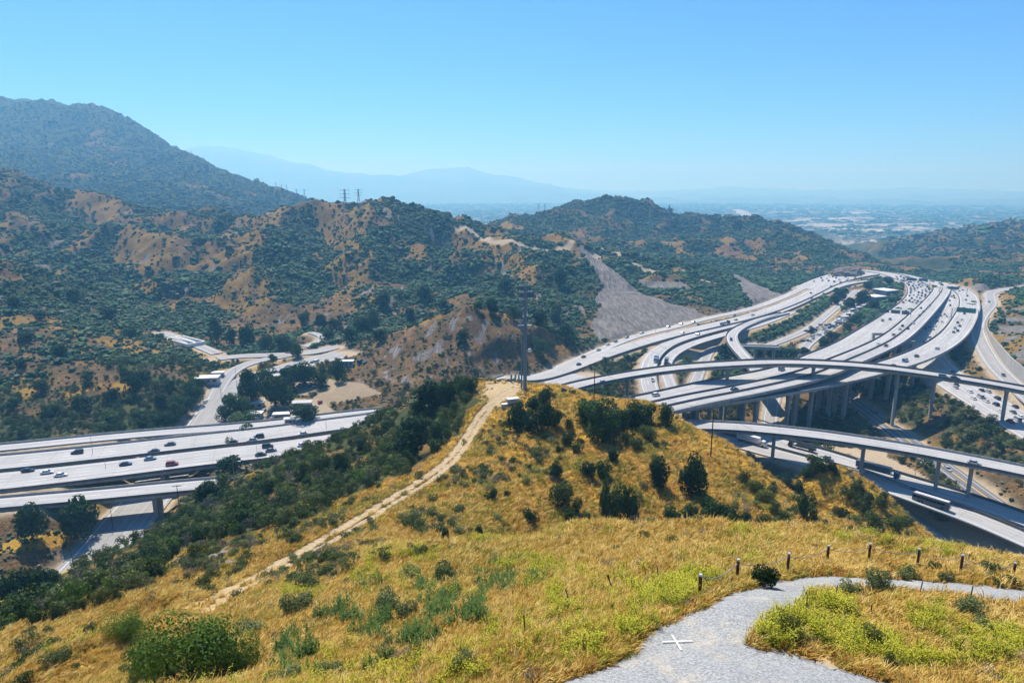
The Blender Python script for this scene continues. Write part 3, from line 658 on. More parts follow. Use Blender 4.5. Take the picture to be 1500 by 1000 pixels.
class MB:
    def __init__(s): s.v = []; s.f = []; s.mi = []
    def box(s, c, sz, rz=0.0, rx=0.0, mi=0, taper=1.0):
        M = Matrix.Translation(c) @ Matrix.Rotation(rz, 4, 'Z') @ Matrix.Rotation(rx, 4, 'X')
        b0 = len(s.v); hx, hy, hz = sz[0] / 2, sz[1] / 2, sz[2] / 2
        for z in (-1, 1):
            k = taper if z > 0 else 1
            for (x, y) in ((-1, -1), (1, -1), (1, 1), (-1, 1)): s.v.append(M @ Vector((x * hx * k, y * hy * k, z * hz)))
        for f in ((0,3,2,1),(4,5,6,7),(0,1,5,4),(1,2,6,5),(2,3,7,6),(3,0,4,7)): s.f.append(tuple(b0 + i for i in f)); s.mi.append(mi)
        return s
    def tube(s, pts, rad, n=6, mi=0, caps=True):
        pts = [Vector(p) for p in pts]; rads = rad if isinstance(rad, (list, tuple)) else [rad] * len(pts); b0 = len(s.v)
        for i, p in enumerate(pts):
            d = (pts[min(i + 1, len(pts) - 1)] - pts[max(i - 1, 0)]).normalized()
            a_ = d.orthogonal().normalized() if i == 0 else (a_ - d * a_.dot(d)).normalized()
            c_ = d.cross(a_)
            for k in range(n):
                th_ = 2 * math.pi * k / n; s.v.append(p + (a_ * math.cos(th_) + c_ * math.sin(th_)) * rads[i])
        for i in range(len(pts) - 1):
            for k in range(n):
                a1 = b0 + i * n + k; a2 = b0 + i * n + (k + 1) % n; s.f.append((a1, a2, a2 + n, a1 + n)); s.mi.append(mi)
        if caps:
            s.f.append(tuple(b0 + k for k in range(n))[::-1]); s.f.append(tuple(b0 + (len(pts) - 1) * n + k for k in range(n))); s.mi += [mi, mi]
        return s
    def loft(s, rings, mi=0, caps=True):
        b0 = len(s.v); n = len(rings[0])
        for r_ in rings: s.v += [Vector(p) for p in r_]
        for i in range(len(rings) - 1):
            for k in range(n):
                a1 = b0 + i * n + k; a2 = b0 + i * n + (k + 1) % n; s.f.append((a1, a2, a2 + n, a1 + n)); s.mi.append(mi)
        if caps: s.f.append(tuple(b0 + k for k in range(n))[::-1]); s.f.append(tuple(b0 + (len(rings) - 1) * n + k for k in range(n))); s.mi += [mi, mi]
        return s
    def mesh(s, name, mats, smooth_=False):
        me = bpy.data.meshes.new(name); me.from_pydata([tuple(v) for v in s.v], [], s.f)
        for m in (mats if isinstance(mats, (list, tuple)) else [mats]): me.materials.append(m)
        me.polygons.foreach_set('material_index', s.mi)
        if smooth_: me.polygons.foreach_set('use_smooth', [True] * len(me.polygons))
        me.update(); return me
    def build(s, name, mats, parent=None, smooth_=False):
        o = bpy.data.objects.new(name, s.mesh(name, mats, smooth_)); COL.objects.link(o)
        if parent: o.parent = parent
        return o

# ------------------------------------------------------------------ the ground, one sheet
idx = np.arange(NR * NT).reshape(NR, NT)
quads = np.stack([idx[:-1, :-1], idx[:-1, 1:], idx[1:, 1:], idx[1:, :-1]], -1).reshape(-1, 4)
me = bpy.data.meshes.new('ground')
me.vertices.add(NR * NT); me.vertices.foreach_set('co', np.stack([GX, GY, ZZ], -1).astype(np.float32).ravel())
me.loops.add(len(quads) * 4); me.loops.foreach_set('vertex_index', quads.ravel().astype(np.int32))
me.polygons.add(len(quads)); me.polygons.foreach_set('loop_start', (np.arange(len(quads)) * 4).astype(np.int32))
me.polygons.foreach_set('loop_total', np.full(len(quads), 4, np.int32)); me.polygons.foreach_set('use_smooth', np.ones(len(quads), bool))
def vcol(me, name, a_, b_, c_):
    at = me.attributes.new(name, 'FLOAT_COLOR', 'POINT')
    at.data.foreach_set('color', np.stack([a_, b_, c_, np.ones_like(a_)], -1).astype(np.float32).ravel())
vcol(me, 'mask_a', GRAV, DIRT, np.clip(ROCK, 0, 1)); vcol(me, 'mask_b', np.clip(SAND, 0, 1), CH, MUST)
def vfl(me, name, a_):
    at = me.attributes.new(name, 'FLOAT', 'POINT'); at.data.foreach_set('value', np.asarray(a_, np.float32).ravel())
GOLD = 1 - sstep(205, 235, RR)
GOLD = np.maximum(GOLD, 0.55 * sstep(0.12, 0.26, fbm(GX / 55, GY / 55, 121, 4)) * (RR < 1200))
GOLD = np.maximum(GOLD, 0.45 * NOSE)
GOLD = np.maximum(GOLD, 0.7 * reg([(1060,495),(1200,450),(1240,430),(1230,470),(1150,500)], 380, 800, 8))
GOLD = np.maximum(GOLD, 0.8 * reg([(0,755),(110,740),(160,760),(100,800),(0,810)], 180, 270, 8))
GOLD = GOLD * (1 - 0.7 * SPUR); GOLD = np.where((RR > 520) & (RR < 1250), np.maximum(GOLD * 0.6, 0.28 * sstep(0.14, 0.34, ASP) * (1 - SPUR)), GOLD)
UNDER = ((U > 860) & (RR > 215) & (RR < 560) & (Z0 < 14)).astype(float); GOLD = GOLD * (1 - 0.65 * UNDER)
GOLD *= 1 - 0.8 * leftslope
vfl(me, 'golden', GOLD)
VAL = sstep(1700, 2100, RR) * (1 - sstep(30, 60, Z0)) * (1 - mtn)
vfl(me, 'valley', VAL)
WASH = reg([(1140,330),(1180,324),(1260,325),(1340,328),(1400,336),(1370,340),(1250,338),(1160,336)], 1700, 9000, 60, 900)
WASH = np.maximum(WASH, reg([(1070,308),(1085,306),(1120,322),(1135,332),(1110,328)], 1700, 14000, 0))
WASH = np.maximum(WASH, 0.7 * reg([(1380,328),(1440,324),(1450,330),(1400,334)], 1700, 14000, 20, 900))
vfl(me, 'wash', WASH)
me.update(calc_edges=True); me.materials.append(GM)
ground = bpy.data.objects.new('ground', me); COL.objects.link(ground); tag(ground, kind='structure')
# ------------------------------------------------------------------ roads and viaducts
def frame(P):
    T = np.gradient(P[:, :2], axis=0); T /= np.linalg.norm(T, axis=1)[:, None] + 1e-9
    Nn = np.stack([T[:, 1], -T[:, 0]], 1)      # to the right of travel
    s = np.concatenate([[0], np.cumsum(np.linalg.norm(np.diff(P[:, :2], axis=0), axis=1))])
    return T, Nn, s
def sweep(name, P, prof, m, parent=None, attrs=False, closed=True, width=None):
    """prof: list of (offset to the right, height)"""
    T, Nn, s = frame(P); n_ = len(P); k = len(prof)
    off = np.array([p[0] for p in prof]); hh = np.array([p[1] for p in prof])
    X = P[:, None, 0] + Nn[:, None, 0] * off; Y = P[:, None, 1] + Nn[:, None, 1] * off; Z = P[:, None, 2] + hh[None]
    vs = np.stack([X, Y, Z], -1).reshape(-1, 3)
    fs = []
    for i in range(n_ - 1):
        for j in range(k if closed else k - 1):
            j2 = (j + 1) % k; fs.append((i * k + j, i * k + j2, (i + 1) * k + j2, (i + 1) * k + j))
    if closed: fs.append(tuple(range(k))[::-1]); fs.append(tuple((n_ - 1) * k + j for j in range(k)))
    at = None
    if attrs:
        at = {'across': np.tile(off + width / 2, n_), 'along': np.repeat(s, k), 'width': np.full(n_ * k, width)}
    o = pydata(name, vs, fs, m, parent, attrs=at)
    return o
def barrier_prof(x, h=0.95, w_=0.32): return [(x - w_ / 2, 0.0), (x - w_ * 0.3, h), (x + w_ * 0.3, h), (x + w_ / 2, 0.0)]
HUM = {'left_main_far':'freeway_carriageway','left_main_near':'freeway_carriageway','left_collector':'collector_road','left_ramp':'connector_ramp','canyon_road':'canyon_road','side_road':'side_road',
 'canyon_lot':'canyon_road','canyon_spur':'canyon_lane','hill_lane':'canyon_lane','hillside_collector':'collector_road','east_main_far':'freeway_carriageway','east_main_near':'freeway_carriageway',
 'east_ramp_loop':'connector_ramp','valley_lane':'valley_road','trunk':'freeway_carriageway','ground_lanes':'freeway_carriageway','right_frontage':'frontage_road','old_road':'old_road','under_road':'valley_road',
 'yard_lane':'yard_road','truck_lane':'yard_road','lower_near':'freeway_carriageway','lower_far':'freeway_carriageway','bottom_road':'frontage_road'}
DARKM = {'canyon_spur','side_road','hill_lane','canyon_lot','bottom_road','yard_lane','truck_lane','right_frontage','valley_lane','under_road','canyon_road'}
OFFS = {'left_main_far':0.006,'left_collector':0.012,'canyon_road':0.0,'side_road':0.012,'canyon_lot':0.018,'canyon_spur':0.024,'hill_lane':0.03,'east_main_far':0.02,'east_ramp_loop':0.02,'trunk':0.03,'jam_lanes':0.05,'ground_lanes':0.04,'truck_lane':0.012,'link_ramp':0.03}
VIA = {
 'jam_lanes': ('leftmost of the sweeping viaducts, crammed with cars where it bends past the yard', 'pier'),
 'middle_flyover': ('two-way viaduct with a central divider, rising between the crowded lanes and the open lanes', 'pier'),
 'right_viaduct': ('right-hand curving viaduct that carries the green overhead sign', 'pier'),
 'high_flyover': ('highest narrow flyover, crossing over all the other lanes', 'pier'),
 'low_flyover': ('lower narrow flyover in front, crossing above the two-lane old road', 'pier'),
 'link_ramp': ('short single-lane ramp curving down from the hillside freeway', 'pier'),
}
PIERS = {'high_flyover': [920, 1063, 1188, 1325, 1365, 1478], 'low_flyover': [1130, 1263, 1381, 1414], 'right_viaduct': [1010, 1045, 1100, 1145, 1183, 1229, 1290, 1330], 'middle_flyover': [985, 1035, 1085, 1157, 1215, 1262, 1300],
         'jam_lanes': [940, 1000, 1070, 1130, 1190, 1225], 'link_ramp': [1074, 1088]}
for nm, r in ROADS.items():
    P = r['P'].copy(); P[:, 2] += OFFS.get(nm, 0.0) + 0.15; W = r['w']
    m = ASPY if r.get('yellow') else (ASPH if nm in DARKM else (CONC2 if r['elev'] else CONC))
    if not r['elev'] and 'gap' not in r:
        o = sweep(HUM[nm], P, [(-W/2, -0.6), (-W/2, 0), (-W/4, 0.04), (0, 0.07), (W/4, 0.04), (W/2, 0), (W/2, -0.6)], m, attrs=True, closed=False, width=W)
        tag(o, kind='structure')
        if nm in ('east_main_far', 'east_main_near', 'lower_near', 'lower_far'):
            side = {'east_main_far': W/2 + 0.3, 'east_main_near': W/2 + 0.2, 'lower_near': -W/2 - 0.3, 'lower_far': -W/2 - 0.2}[nm]
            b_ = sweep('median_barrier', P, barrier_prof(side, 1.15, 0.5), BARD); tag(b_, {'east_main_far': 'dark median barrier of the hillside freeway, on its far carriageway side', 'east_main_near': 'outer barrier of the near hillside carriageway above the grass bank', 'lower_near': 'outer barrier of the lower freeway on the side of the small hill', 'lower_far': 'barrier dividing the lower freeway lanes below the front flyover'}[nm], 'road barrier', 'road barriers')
        r['P'][:, 2] += 0.2
        continue
    if 'gap' in r:
        e_ = empty({'left_ramp': 'ramp_bridge'}.get(nm, 'freeway_bridge'), tuple(P[len(P) // 2]))
        lab = {'left_main_far': 'far carriageway of the left freeway, bridging the canyon road', 'left_main_near': 'near carriageway of the left freeway with cars, dark void under its edge', 'left_collector': 'thin outermost carriageway of the left freeway beside the brushy hill', 'left_ramp': 'separate narrow ramp bridge nearest the camera beside the left freeway'}[nm]
        tag(e_, lab, 'bridge', 'bridges carrying the left freeway')
        Pl = P - np.array(e_.location)
        W2 = W / 2
        sweep('roadway', Pl, [(-W2, -0.6), (-W2, 0), (0, 0.07), (W2, 0), (W2, -0.6)], m, e_, attrs=True, closed=False, width=W)
        g = r['gap']; k = (P[:, 0] > g[0] - 6) & (P[:, 0] < g[1] + 6)
        sweep('girder', Pl[k], [(-W2 - 0.3, -0.1), (W2 + 0.3, -0.1), (W2 + 0.3, -0.9), (W2 - 1.6, -1.9), (-W2 + 1.6, -1.9), (-W2 - 0.3, -0.9)], PIERM, e_)
        for sd_ in (-1, 1):
            if nm == 'left_collector' and sd_ > 0: continue
            if nm == 'left_main_far' and sd_ > 0:
                sweep('median_barrier', Pl, barrier_prof(W2 + 0.3, 0.85, 0.6), BARD, e_); continue
            if nm == 'left_main_near' and sd_ < 0: continue
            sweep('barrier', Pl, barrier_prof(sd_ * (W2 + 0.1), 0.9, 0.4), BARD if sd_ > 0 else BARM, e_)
        # abutments and one bent in the middle of the gap
        for xx, kind in ((g[0] + 2, 'abutment'), (g[1] - 2, 'abutment'), ((g[0] * 0.42 + g[1] * 0.58), 'pier')):
            i = int(np.argmin(np.abs(P[:, 0] - xx))); c = P[i]; T, Nn, _ = frame(P)
            an = math.atan2(T[i, 1], T[i, 0])
            if kind == 'abutment':
                MB().box(Vector(c) - Vector(e_.location) + Vector((0, 0, -6)), (1.4, W, 8.4), an).build('abutment', PIERM, e_)
            else:
                for q in (-0.28, 0.28):
                    MB().box(Vector(c) - Vector(e_.location) + Vector((Nn[i, 0] * W * q, Nn[i, 1] * W * q, -6.4)), (1.6, 1.9, 9.2), an).build('pier', PIERM, e_)
        r['P'][:, 2] += 0.2
        continue
    # viaducts
    e_ = empty('viaduct' if nm not in ('link_ramp',) else 'ramp_viaduct', tuple(P[len(P) // 2])); tag(e_, VIA[nm][0], 'viaduct', 'elevated roads of the interchange')
    org = np.array(e_.location); Pl = P - org; W2 = W / 2
    a0 = int(r['elev'][0] * len(P))
    sweep('roadway', Pl, [(-W2, 0), (-W2/2, 0.03), (0, 0.06), (W2/2, 0.03), (W2, 0)], m, e_, attrs=True, closed=False, width=W)
    gd = 2.1 if W > 14 else 1.7
    sweep('girder', Pl[max(a0 - 2, 0):], [(-W2 - 0.25, -0.06), (W2 + 0.25, -0.06), (W2 + 0.25, -0.5), (W2 * 0.62, -gd), (-W2 * 0.62, -gd), (-W2 - 0.25, -0.5)], PIERM, e_)
    if a0 > 3: sweep('embankment_wall', Pl[:a0], [(-W2, -0.05), (W2, -0.05), (W2, -1.2), (-W2, -1.2)], PIERM, e_)
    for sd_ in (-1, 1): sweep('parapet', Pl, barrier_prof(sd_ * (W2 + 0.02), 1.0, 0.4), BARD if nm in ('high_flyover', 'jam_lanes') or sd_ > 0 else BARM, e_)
    if r.get('split'): sweep('median_barrier', Pl[:], [(x, z + 0.05) for x, z in barrier_prof(0, 1.0, 0.6)], BARD, e_)
    T, Nn, _ = frame(P); Ux = project(P[:, 0], P[:, 1], P[:, 2])[0]
    for uu in PIERS.get(nm, []):
        i = int(np.argmin(np.abs(Ux - uu) + (np.arange(len(P)) < a0) * 1e4)); c = P[i]; an = math.atan2(T[i, 1], T[i, 0])
        multi = W > 14
        for q in ((-0.27, 0.27) if multi else (0,)):
            x, y = c[0] + Nn[i, 0] * W * q, c[1] + Nn[i, 1] * W * q; zb = float(grid_z(x, y)) - 1.0; zt = c[2] - gd + 0.15
            if zt - zb < 2.5: continue
            clear = True
            for n2, r2 in ROADS.items():
                if n2 == nm: continue
                dd = np.hypot(r2['P'][:, 0] - x, r2['P'][:, 1] - y); j = int(np.argmin(dd))
                if dd[j] < r2['w'] / 2 + 0.6 and r2['P'][j, 2] < zt - 2: clear = False
            if not clear and nm not in ('high_flyover', 'low_flyover'): continue
            mb = MB(); hgt = zt - zb; wx_ = 2.6 if not multi else 2.3
            def ring(zz, kx, ky):
                out = []
                for (sx, sy) in ((-.5,-.3),(-.3,-.5),(.3,-.5),(.5,-.3),(.5,.3),(.3,.5),(-.3,.5),(-.5,.3)):
                    dx, dy = sx * kx, sy * ky; out.append((x - org[0] + dx * math.cos(an) - dy * math.sin(an), y - org[1] + dx * math.sin(an) + dy * math.cos(an), zz - org[2]))
                return out
            mb.loft([ring(zb, 1.5, wx_), ring(zt - 2.6, 1.5, wx_), ring(zt, 1.7, wx_ * (2.0 if not multi else 1.4))]); mb.build('pier', PIERM, e_)
    r['P'][:, 2] += 0.2
# ------------------------------------------------------------------ vegetation: materials
def leaf_mat(name, lo, mi, hi, rough=0.75, trans=0.25, tint=0.5):
    m, t, p = mat(name); b_ = NB(t)
    oi = b_.n('ShaderNodeObjectInfo').outputs['Random']
    nz = b_.noise(1.4, 3, 0.7)
    f = b_.math('ADD', b_.math('MULTIPLY', oi, 0.45), b_.math('MULTIPLY', nz, 0.6))
    c = b_.ramp(f, [(0.25, lo), (0.52, mi), (0.8, hi)])
    b_.lk(c, p.inputs['Base Color']); p.inputs['Roughness'].default_value = rough; p.inputs['Specular IOR Level'].default_value = 0.2
    if trans:
        tr = t.nodes.new('ShaderNodeBsdfTranslucent'); b_.lk(c, tr.inputs[0]); mx = t.nodes.new('ShaderNodeMixShader'); mx.inputs[0].default_value = trans
        b_.lk(p.outputs[0], mx.inputs[1]); b_.lk(tr.outputs[0], mx.inputs[2])
        o = [x for x in t.nodes if x.type == 'OUTPUT_MATERIAL'][0]; b_.lk(mx.outputs[0], o.inputs[0])
    MATS[name] = m; return m
L_OAK = leaf_mat('oak_leaves', (0.012, 0.040, 0.012), (0.026, 0.070, 0.018), (0.06, 0.115, 0.028))
L_CHAP = leaf_mat('chaparral_leaves', (0.028, 0.055, 0.014), (0.065, 0.105, 0.024), (0.13, 0.165, 0.045))
L_SAGE = leaf_mat('sage_leaves', (0.07, 0.10, 0.032), (0.14, 0.18, 0.06), (0.25, 0.28, 0.11))
L_GREEN = leaf_mat('fresh_leaves', (0.035, 0.085, 0.012), (0.085, 0.16, 0.02), (0.17, 0.26, 0.035))
L_DRYG = leaf_mat('dry_grass_blades', (0.36, 0.205, 0.028), (0.63, 0.42, 0.085), (0.84, 0.65, 0.25), trans=0.35)
L_RUST = leaf_mat('rusty_grass_blades', (0.24, 0.11, 0.02), (0.44, 0.225, 0.035), (0.60, 0.36, 0.08), trans=0.3)
L_YG = leaf_mat('green_grass_blades', (0.13, 0.18, 0.012), (0.26, 0.32, 0.02), (0.46, 0.47, 0.05), trans=0.35)
L_OLV = leaf_mat('olive_grass_blades', (0.14, 0.15, 0.018), (0.26, 0.26, 0.03), (0.42, 0.38, 0.06), trans=0.3)
L_MUS = leaf_mat('mustard_stems', (0.10, 0.15, 0.02), (0.20, 0.25, 0.03), (0.34, 0.36, 0.05), trans=0.3)
L_FLOW = leaf_mat('mustard_flowers', (0.36, 0.36, 0.02), (0.52, 0.50, 0.03), (0.66, 0.62, 0.08), trans=0.3)
L_WEED = leaf_mat('weed_leaves', (0.035, 0.085, 0.014), (0.065, 0.135, 0.022), (0.13, 0.21, 0.04))
L_GREY = leaf_mat('dead_brush', (0.10, 0.085, 0.07), (0.20, 0.17, 0.14), (0.30, 0.26, 0.22), trans=0.1)
L_FARF = leaf_mat('distant_chaparral', (0.008, 0.036, 0.010), (0.022, 0.070, 0.018), (0.055, 0.115, 0.028), trans=0)
L_SAGEF = leaf_mat('distant_sage', (0.05, 0.06, 0.035), (0.09, 0.095, 0.05), (0.14, 0.13, 0.075), trans=0)
CORE = simple('inner_twigs', (0.02, 0.028, 0.012), 0.95)
BARK = simple('bark', (0.10, 0.075, 0.055), 0.9, var=0.3)

def lumpy_points(r, n, lobes, seed, hz=1.0, shell=0.5):
    """points and outward directions spread through a lumpy crown of about unit radius"""
    q = random.Random(seed); cs = []
    for i in range(lobes):
        a_ = q.uniform(0, 6.283); d = q.uniform(0.15, 0.62); z = q.uniform(-0.35, 0.55)
        cs.append((Vector((math.cos(a_) * d, math.sin(a_) * d, z)), q.uniform(0.32, 0.52)))
    out = []
    while len(out) < n:
        c, rr = q.choice(cs)
        d = Vector((q.gauss(0, 1), q.gauss(0, 1), q.gauss(0.15, 1))).normalized()
        k = rr * (q.uniform(shell, 1.0) ** 0.5)
        p = c + d * k
        if p.z < -0.62: continue
        out.append((Vector((p.x, p.y, p.z * hz)) * r, d))
    return out
def leaf_mesh(name, m, n, lobes, seed, size, hz=1.0, up=0.0, core=None):
    q = random.Random(seed + 99); vs = []; fs = []
    for p, d in lumpy_points(1.0, n, lobes, seed, hz):
        nrm = (d + Vector((q.uniform(-.8, .8), q.uniform(-.8, .8), q.uniform(-.5, .8)))).normalized()
        a_ = nrm.orthogonal().normalized(); b_ = nrm.cross(a_); th_ = q.uniform(0, 6.283)
        a2 = a_ * math.cos(th_) + b_ * math.sin(th_); b2 = nrm.cross(a2); s1 = size * q.uniform(0.6, 1.3); s2 = s1 * q.uniform(0.45, 0.8)
        k = len(vs)
        vs += [p - a2 * s1, p - b2 * s2 + nrm * s1 * 0.15, p + a2 * s1, p + b2 * s2 + nrm * s1 * 0.15]; fs.append((k, k + 1, k + 2, k + 3))
    zmin = min(v.z for v in vs)
    vs = [v - Vector((0, 0, zmin)) for v in vs]
    zs = max(v.z for v in vs); rr = max(max(abs(v.x), abs(v.y)) for v in vs)
    vs = [Vector((v.x / rr / 2, v.y / rr / 2, v.z / zs)) for v in vs]          # unit: width 1, height 1, base at 0
    me = bpy.data.meshes.new(name); me.from_pydata([tuple(v) for v in vs], [], fs); me.materials.append(m); me.update(); return me
def blob_mesh(name, m, seed, sub=2, amp=0.35, hz=0.8):
    bm = bmesh.new(); bmesh.ops.create_icosphere(bm, subdivisions=sub, radius=0.5); q = random.Random(seed)
    from mathutils import noise as mn
    for v in bm.verts:
        k = 1 + amp * (mn.noise(v.co * 3.2 + Vector((seed * 3.1, 0, 0))) * 1.2 + q.uniform(-0.35, 0.35))
        v.co = Vector((v.co.x * k, v.co.y * k, v.co.z * k * hz + 0.28))
    me = bpy.data.meshes.new(name); bm.to_mesh(me); bm.free(); me.materials.append(m); return me
def tuft_mesh(name, m, seed, n=18, h=0.45, spread=0.28, wdt=0.035, lean=0.6, m2=None, heads=0):
    q = random.Random(seed); vs = []; fs = []; mi = []
    for i in range(n):
        a_ = q.uniform(0, 6.283); r0 = q.uniform(0, spread); hh = h * q.uniform(0.55, 1.15)
        ln = Vector((lean * q.uniform(0.5, 1.3) + q.uniform(-.35, .35), q.uniform(-.4, .4), 0)) * hh
        p0 = Vector((math.cos(a_) * r0, math.sin(a_) * r0, -0.05)); p1 = p0 + ln * 0.35 + Vector((0, 0, hh * 0.6)); p2 = p0 + ln + Vector((0, 0, hh * 0.85))
        sd_ = Vector((math.cos(a_ + 1.3), math.sin(a_ + 1.3), 0)) * wdt; k = len(vs)
        vs += [p0 - sd_, p0 + sd_, p1 - sd_ * 0.9, p1 + sd_ * 0.9, p2]; fs += [(k, k + 1, k + 3, k + 2), (k + 2, k + 3, k + 4)]; mi += [0, 0]
        if m2 and i < heads:
            for j in range(5):
                c = p0.lerp(p2, q.uniform(0.6, 1.05)) + Vector((q.uniform(-.07, .07), q.uniform(-.07, .07), q.uniform(-.04, .06))); s_ = q.uniform(0.012, 0.026)
                k = len(vs); vs += [c + Vector((-s_, 0, 0)), c + Vector((0, -s_, s_ * .5)), c + Vector((s_, 0, 0)), c + Vector((0, s_, s_ * .5))]; fs.append((k, k + 1, k + 2, k + 3)); mi.append(1)
    me = bpy.data.meshes.new(name); me.from_pydata([tuple(v) for v in vs], [], fs); me.materials.append(m)
    if m2: me.materials.append(m2)
    me.polygons.foreach_set('material_index', mi); me.update(); return me
def weed_mesh(name, m, seed, n=7, h=0.9):
    """tall stalks with leaves set along them"""
    q = random.Random(seed); vs = []; fs = []
    for i in range(n):
        a_ = q.uniform(0, 6.283); r0 = q.uniform(0, 0.3); hh = h * q.uniform(0.5, 1.1); b0 = Vector((math.cos(a_) * r0, math.sin(a_) * r0, -0.05)); tip = b0 + Vector((q.uniform(-.12, .12), q.uniform(-.12, .12), hh))
        k = len(vs); s_ = Vector((0.012, 0, 0)); vs += [b0 - s_, b0 + s_, tip]; fs.append((k, k + 1, k + 2))
        for j in range(13):
            t_ = j / 13; c = b0.lerp(tip, 0.08 + 0.92 * t_); an = q.uniform(0, 6.283); ll = 0.17 * (1.1 - t_ * 0.75) * q.uniform(0.7, 1.2)
            d = Vector((math.cos(an), math.sin(an), 0.55)) * ll; sd_ = Vector((-math.sin(an), math.cos(an), 0)) * ll * 0.22
            k = len(vs); vs += [c, c + d * 0.5 + sd_, c + d, c + d * 0.5 - sd_]; fs.append((k, k + 1, k + 2, k + 3))
    me = bpy.data.meshes.new(name); me.from_pydata([tuple(v) for v in vs], [], fs); me.materials.append(m); me.update(); return me

# ------------------------------------------------------------------ ground cover nobody could count (one object each, instanced by geometry nodes)
def scatter(name, meshes, pts, scl, rot, tilt=0.12):
    """pts Nx3, scl N or Nx3, rot N"""
    N_ = len(pts); me = bpy.data.meshes.new(name); me.vertices.add(N_); me.vertices.foreach_set('co', np.asarray(pts, np.float32).ravel())
    scl = np.asarray(scl, np.float32); scl = scl if scl.ndim == 2 else np.repeat(scl[:, None], 3, 1)
    a1 = me.attributes.new('scl', 'FLOAT_VECTOR', 'POINT'); a1.data.foreach_set('vector', scl.ravel())
    rv = np.stack([rng.normal(0, tilt, N_), rng.normal(0, tilt, N_), rot], -1).astype(np.float32)
    a2 = me.attributes.new('rotv', 'FLOAT_VECTOR', 'POINT'); a2.data.foreach_set('vector', rv.ravel())
    me.update()
    o = bpy.data.objects.new(name, me); COL.objects.link(o)
    c = bpy.data.collections.new(name + '_kinds')
    for m_ in meshes: c.objects.link(bpy.data.objects.new(name + '_kind', m_))
    g = bpy.data.node_groups.new(name + '_nodes', 'GeometryNodeTree')
    g.interface.new_socket('Geometry', in_out='INPUT', socket_type='NodeSocketGeometry'); g.interface.new_socket('Geometry', in_out='OUTPUT', socket_type='NodeSocketGeometry')
    N = g.nodes.new; i_ = N('NodeGroupInput'); o_ = N('NodeGroupOutput'); ip = N('GeometryNodeInstanceOnPoints'); ci = N('GeometryNodeCollectionInfo')
    ci.inputs[0].default_value = c; ci.inputs['Separate Children'].default_value = True; ci.inputs['Reset Children'].default_value = True
    sa = N('GeometryNodeInputNamedAttribute'); sa.data_type = 'FLOAT_VECTOR'; sa.inputs[0].default_value = 'scl'
    ra = N('GeometryNodeInputNamedAttribute'); ra.data_type = 'FLOAT_VECTOR'; ra.inputs[0].default_value = 'rotv'
    L_ = g.links.new; L_(i_.outputs[0], ip.inputs['Points']); L_(ci.outputs[0], ip.inputs['Instance']); ip.inputs['Pick Instance'].default_value = True
    L_(sa.outputs[0], ip.inputs['Scale']); L_(ra.outputs[0], ip.inputs['Rotation']); L_(ip.outputs[0], o_.inputs[0])
    md = o.modifiers.new('scatter', 'NODES'); md.node_group = g
    tag(o, kind='stuff'); return o
def sample(n, r0, r1, maskf, th=47, power=1.0):
    """random points, density falling gently with distance, kept with probability maskf(i,j grid lookup)"""
    t = rng.uniform(-R(th), R(th), n); l = rng.uniform(0, 1, n); r = np.exp(math.log(r0) + (math.log(r1) - math.log(r0)) * l ** power)
    x = r * np.sin(t); y = r * np.cos(t)
    m = grid_z(x, y, maskf); k = rng.uniform(0, 1, n) < m
    x, y = x[k], y[k]; return np.stack([x, y, grid_z(x, y)], -1)
SLOPE = np.zeros(GX.shape); 
FG = (1 - np.clip(GRAV * 1.3, 0, 1)) * (1 - np.clip(DIRT * 1.5, 0, 1))
HILL = FG * (RR < 236) * (1 - leftslope) * (Z0 > 20)
HILL_R = FG * (RR < 215) * (Z0 > -30) * (U > 1050)
GR = np.maximum(HILL, HILL_R * (ONROAD > 5))
wind = lambda n: rng.normal(0.3, 0.75, n)
drys = [tuft_mesh('dry_grass_tuft', L_DRYG, 200 + i, 20, 0.34, 0.30, 0.016, 0.8) for i in range(4)]
rusts = [tuft_mesh('rusty_grass_tuft', L_RUST, 300 + i, 18, 0.26, 0.30, 0.02, 0.8) for i in range(3)]
greens = [tuft_mesh('green_grass_tuft', L_YG, 220 + i, 16, 0.36, 0.28, 0.016, 0.3) for i in range(3)]
olives0 = [tuft_mesh('sprig', L_YG, 290, 10, 0.3, 0.25, 0.02, 0.3)]
rustm = 0.75 * sstep(0.05, 0.26, fbm(GX / 8, GY / 8, 131, 3))
gb = blur(GRAV, 14); rustm = np.maximum(rustm, 0.9 * reg([(640,1010),(700,970),(780,940),(860,925),(915,935),(940,950),(890,985),(830,1010)], 18, 45, 14, 4)); rustm = np.maximum(rustm, (RR > 92) * (0.35 + 0.4 * sstep(-0.1, 0.2, fbm(GX / 12, GY / 12, 132, 3)))); rustm = np.maximum(rustm, np.clip(4 * gb * (RR < 60), 0, 0.95) * (GRAV < 0.5))
p = sample(105000, 17, 75, GR * (1 - 0.75 * rustm) * (1 - 0.7 * MUST)); scatter('dry_grass', drys, p, rng.uniform(0.7, 1.5, len(p)) * (0.8 + np.hypot(p[:, 0], p[:, 1]) / 90), wind(len(p)))
p = sample(60000, 17, 75, GR * rustm * (1 - 0.5 * MUST)); scatter('rusty_dry_grass', rusts, p, rng.uniform(0.7, 1.5, len(p)) * (0.8 + np.hypot(p[:, 0], p[:, 1]) / 90), wind(len(p)))
p = sample(95000, 17, 140, GR * np.clip(MUST * 0.8 + 1.0 * YEL + 0.16, 0, 1)); scatter('green_grass', greens, p, rng.uniform(0.7, 1.3, len(p)) * (0.8 + np.hypot(p[:, 0], p[:, 1]) / 90), wind(len(p)))
p = sample(90000, 70, 238, GR * 0.8 * (1 - 0.4 * rustm)); scatter('hillside_dry_grass', drys, p, rng.uniform(1.6, 2.8, len(p)), wind(len(p)))
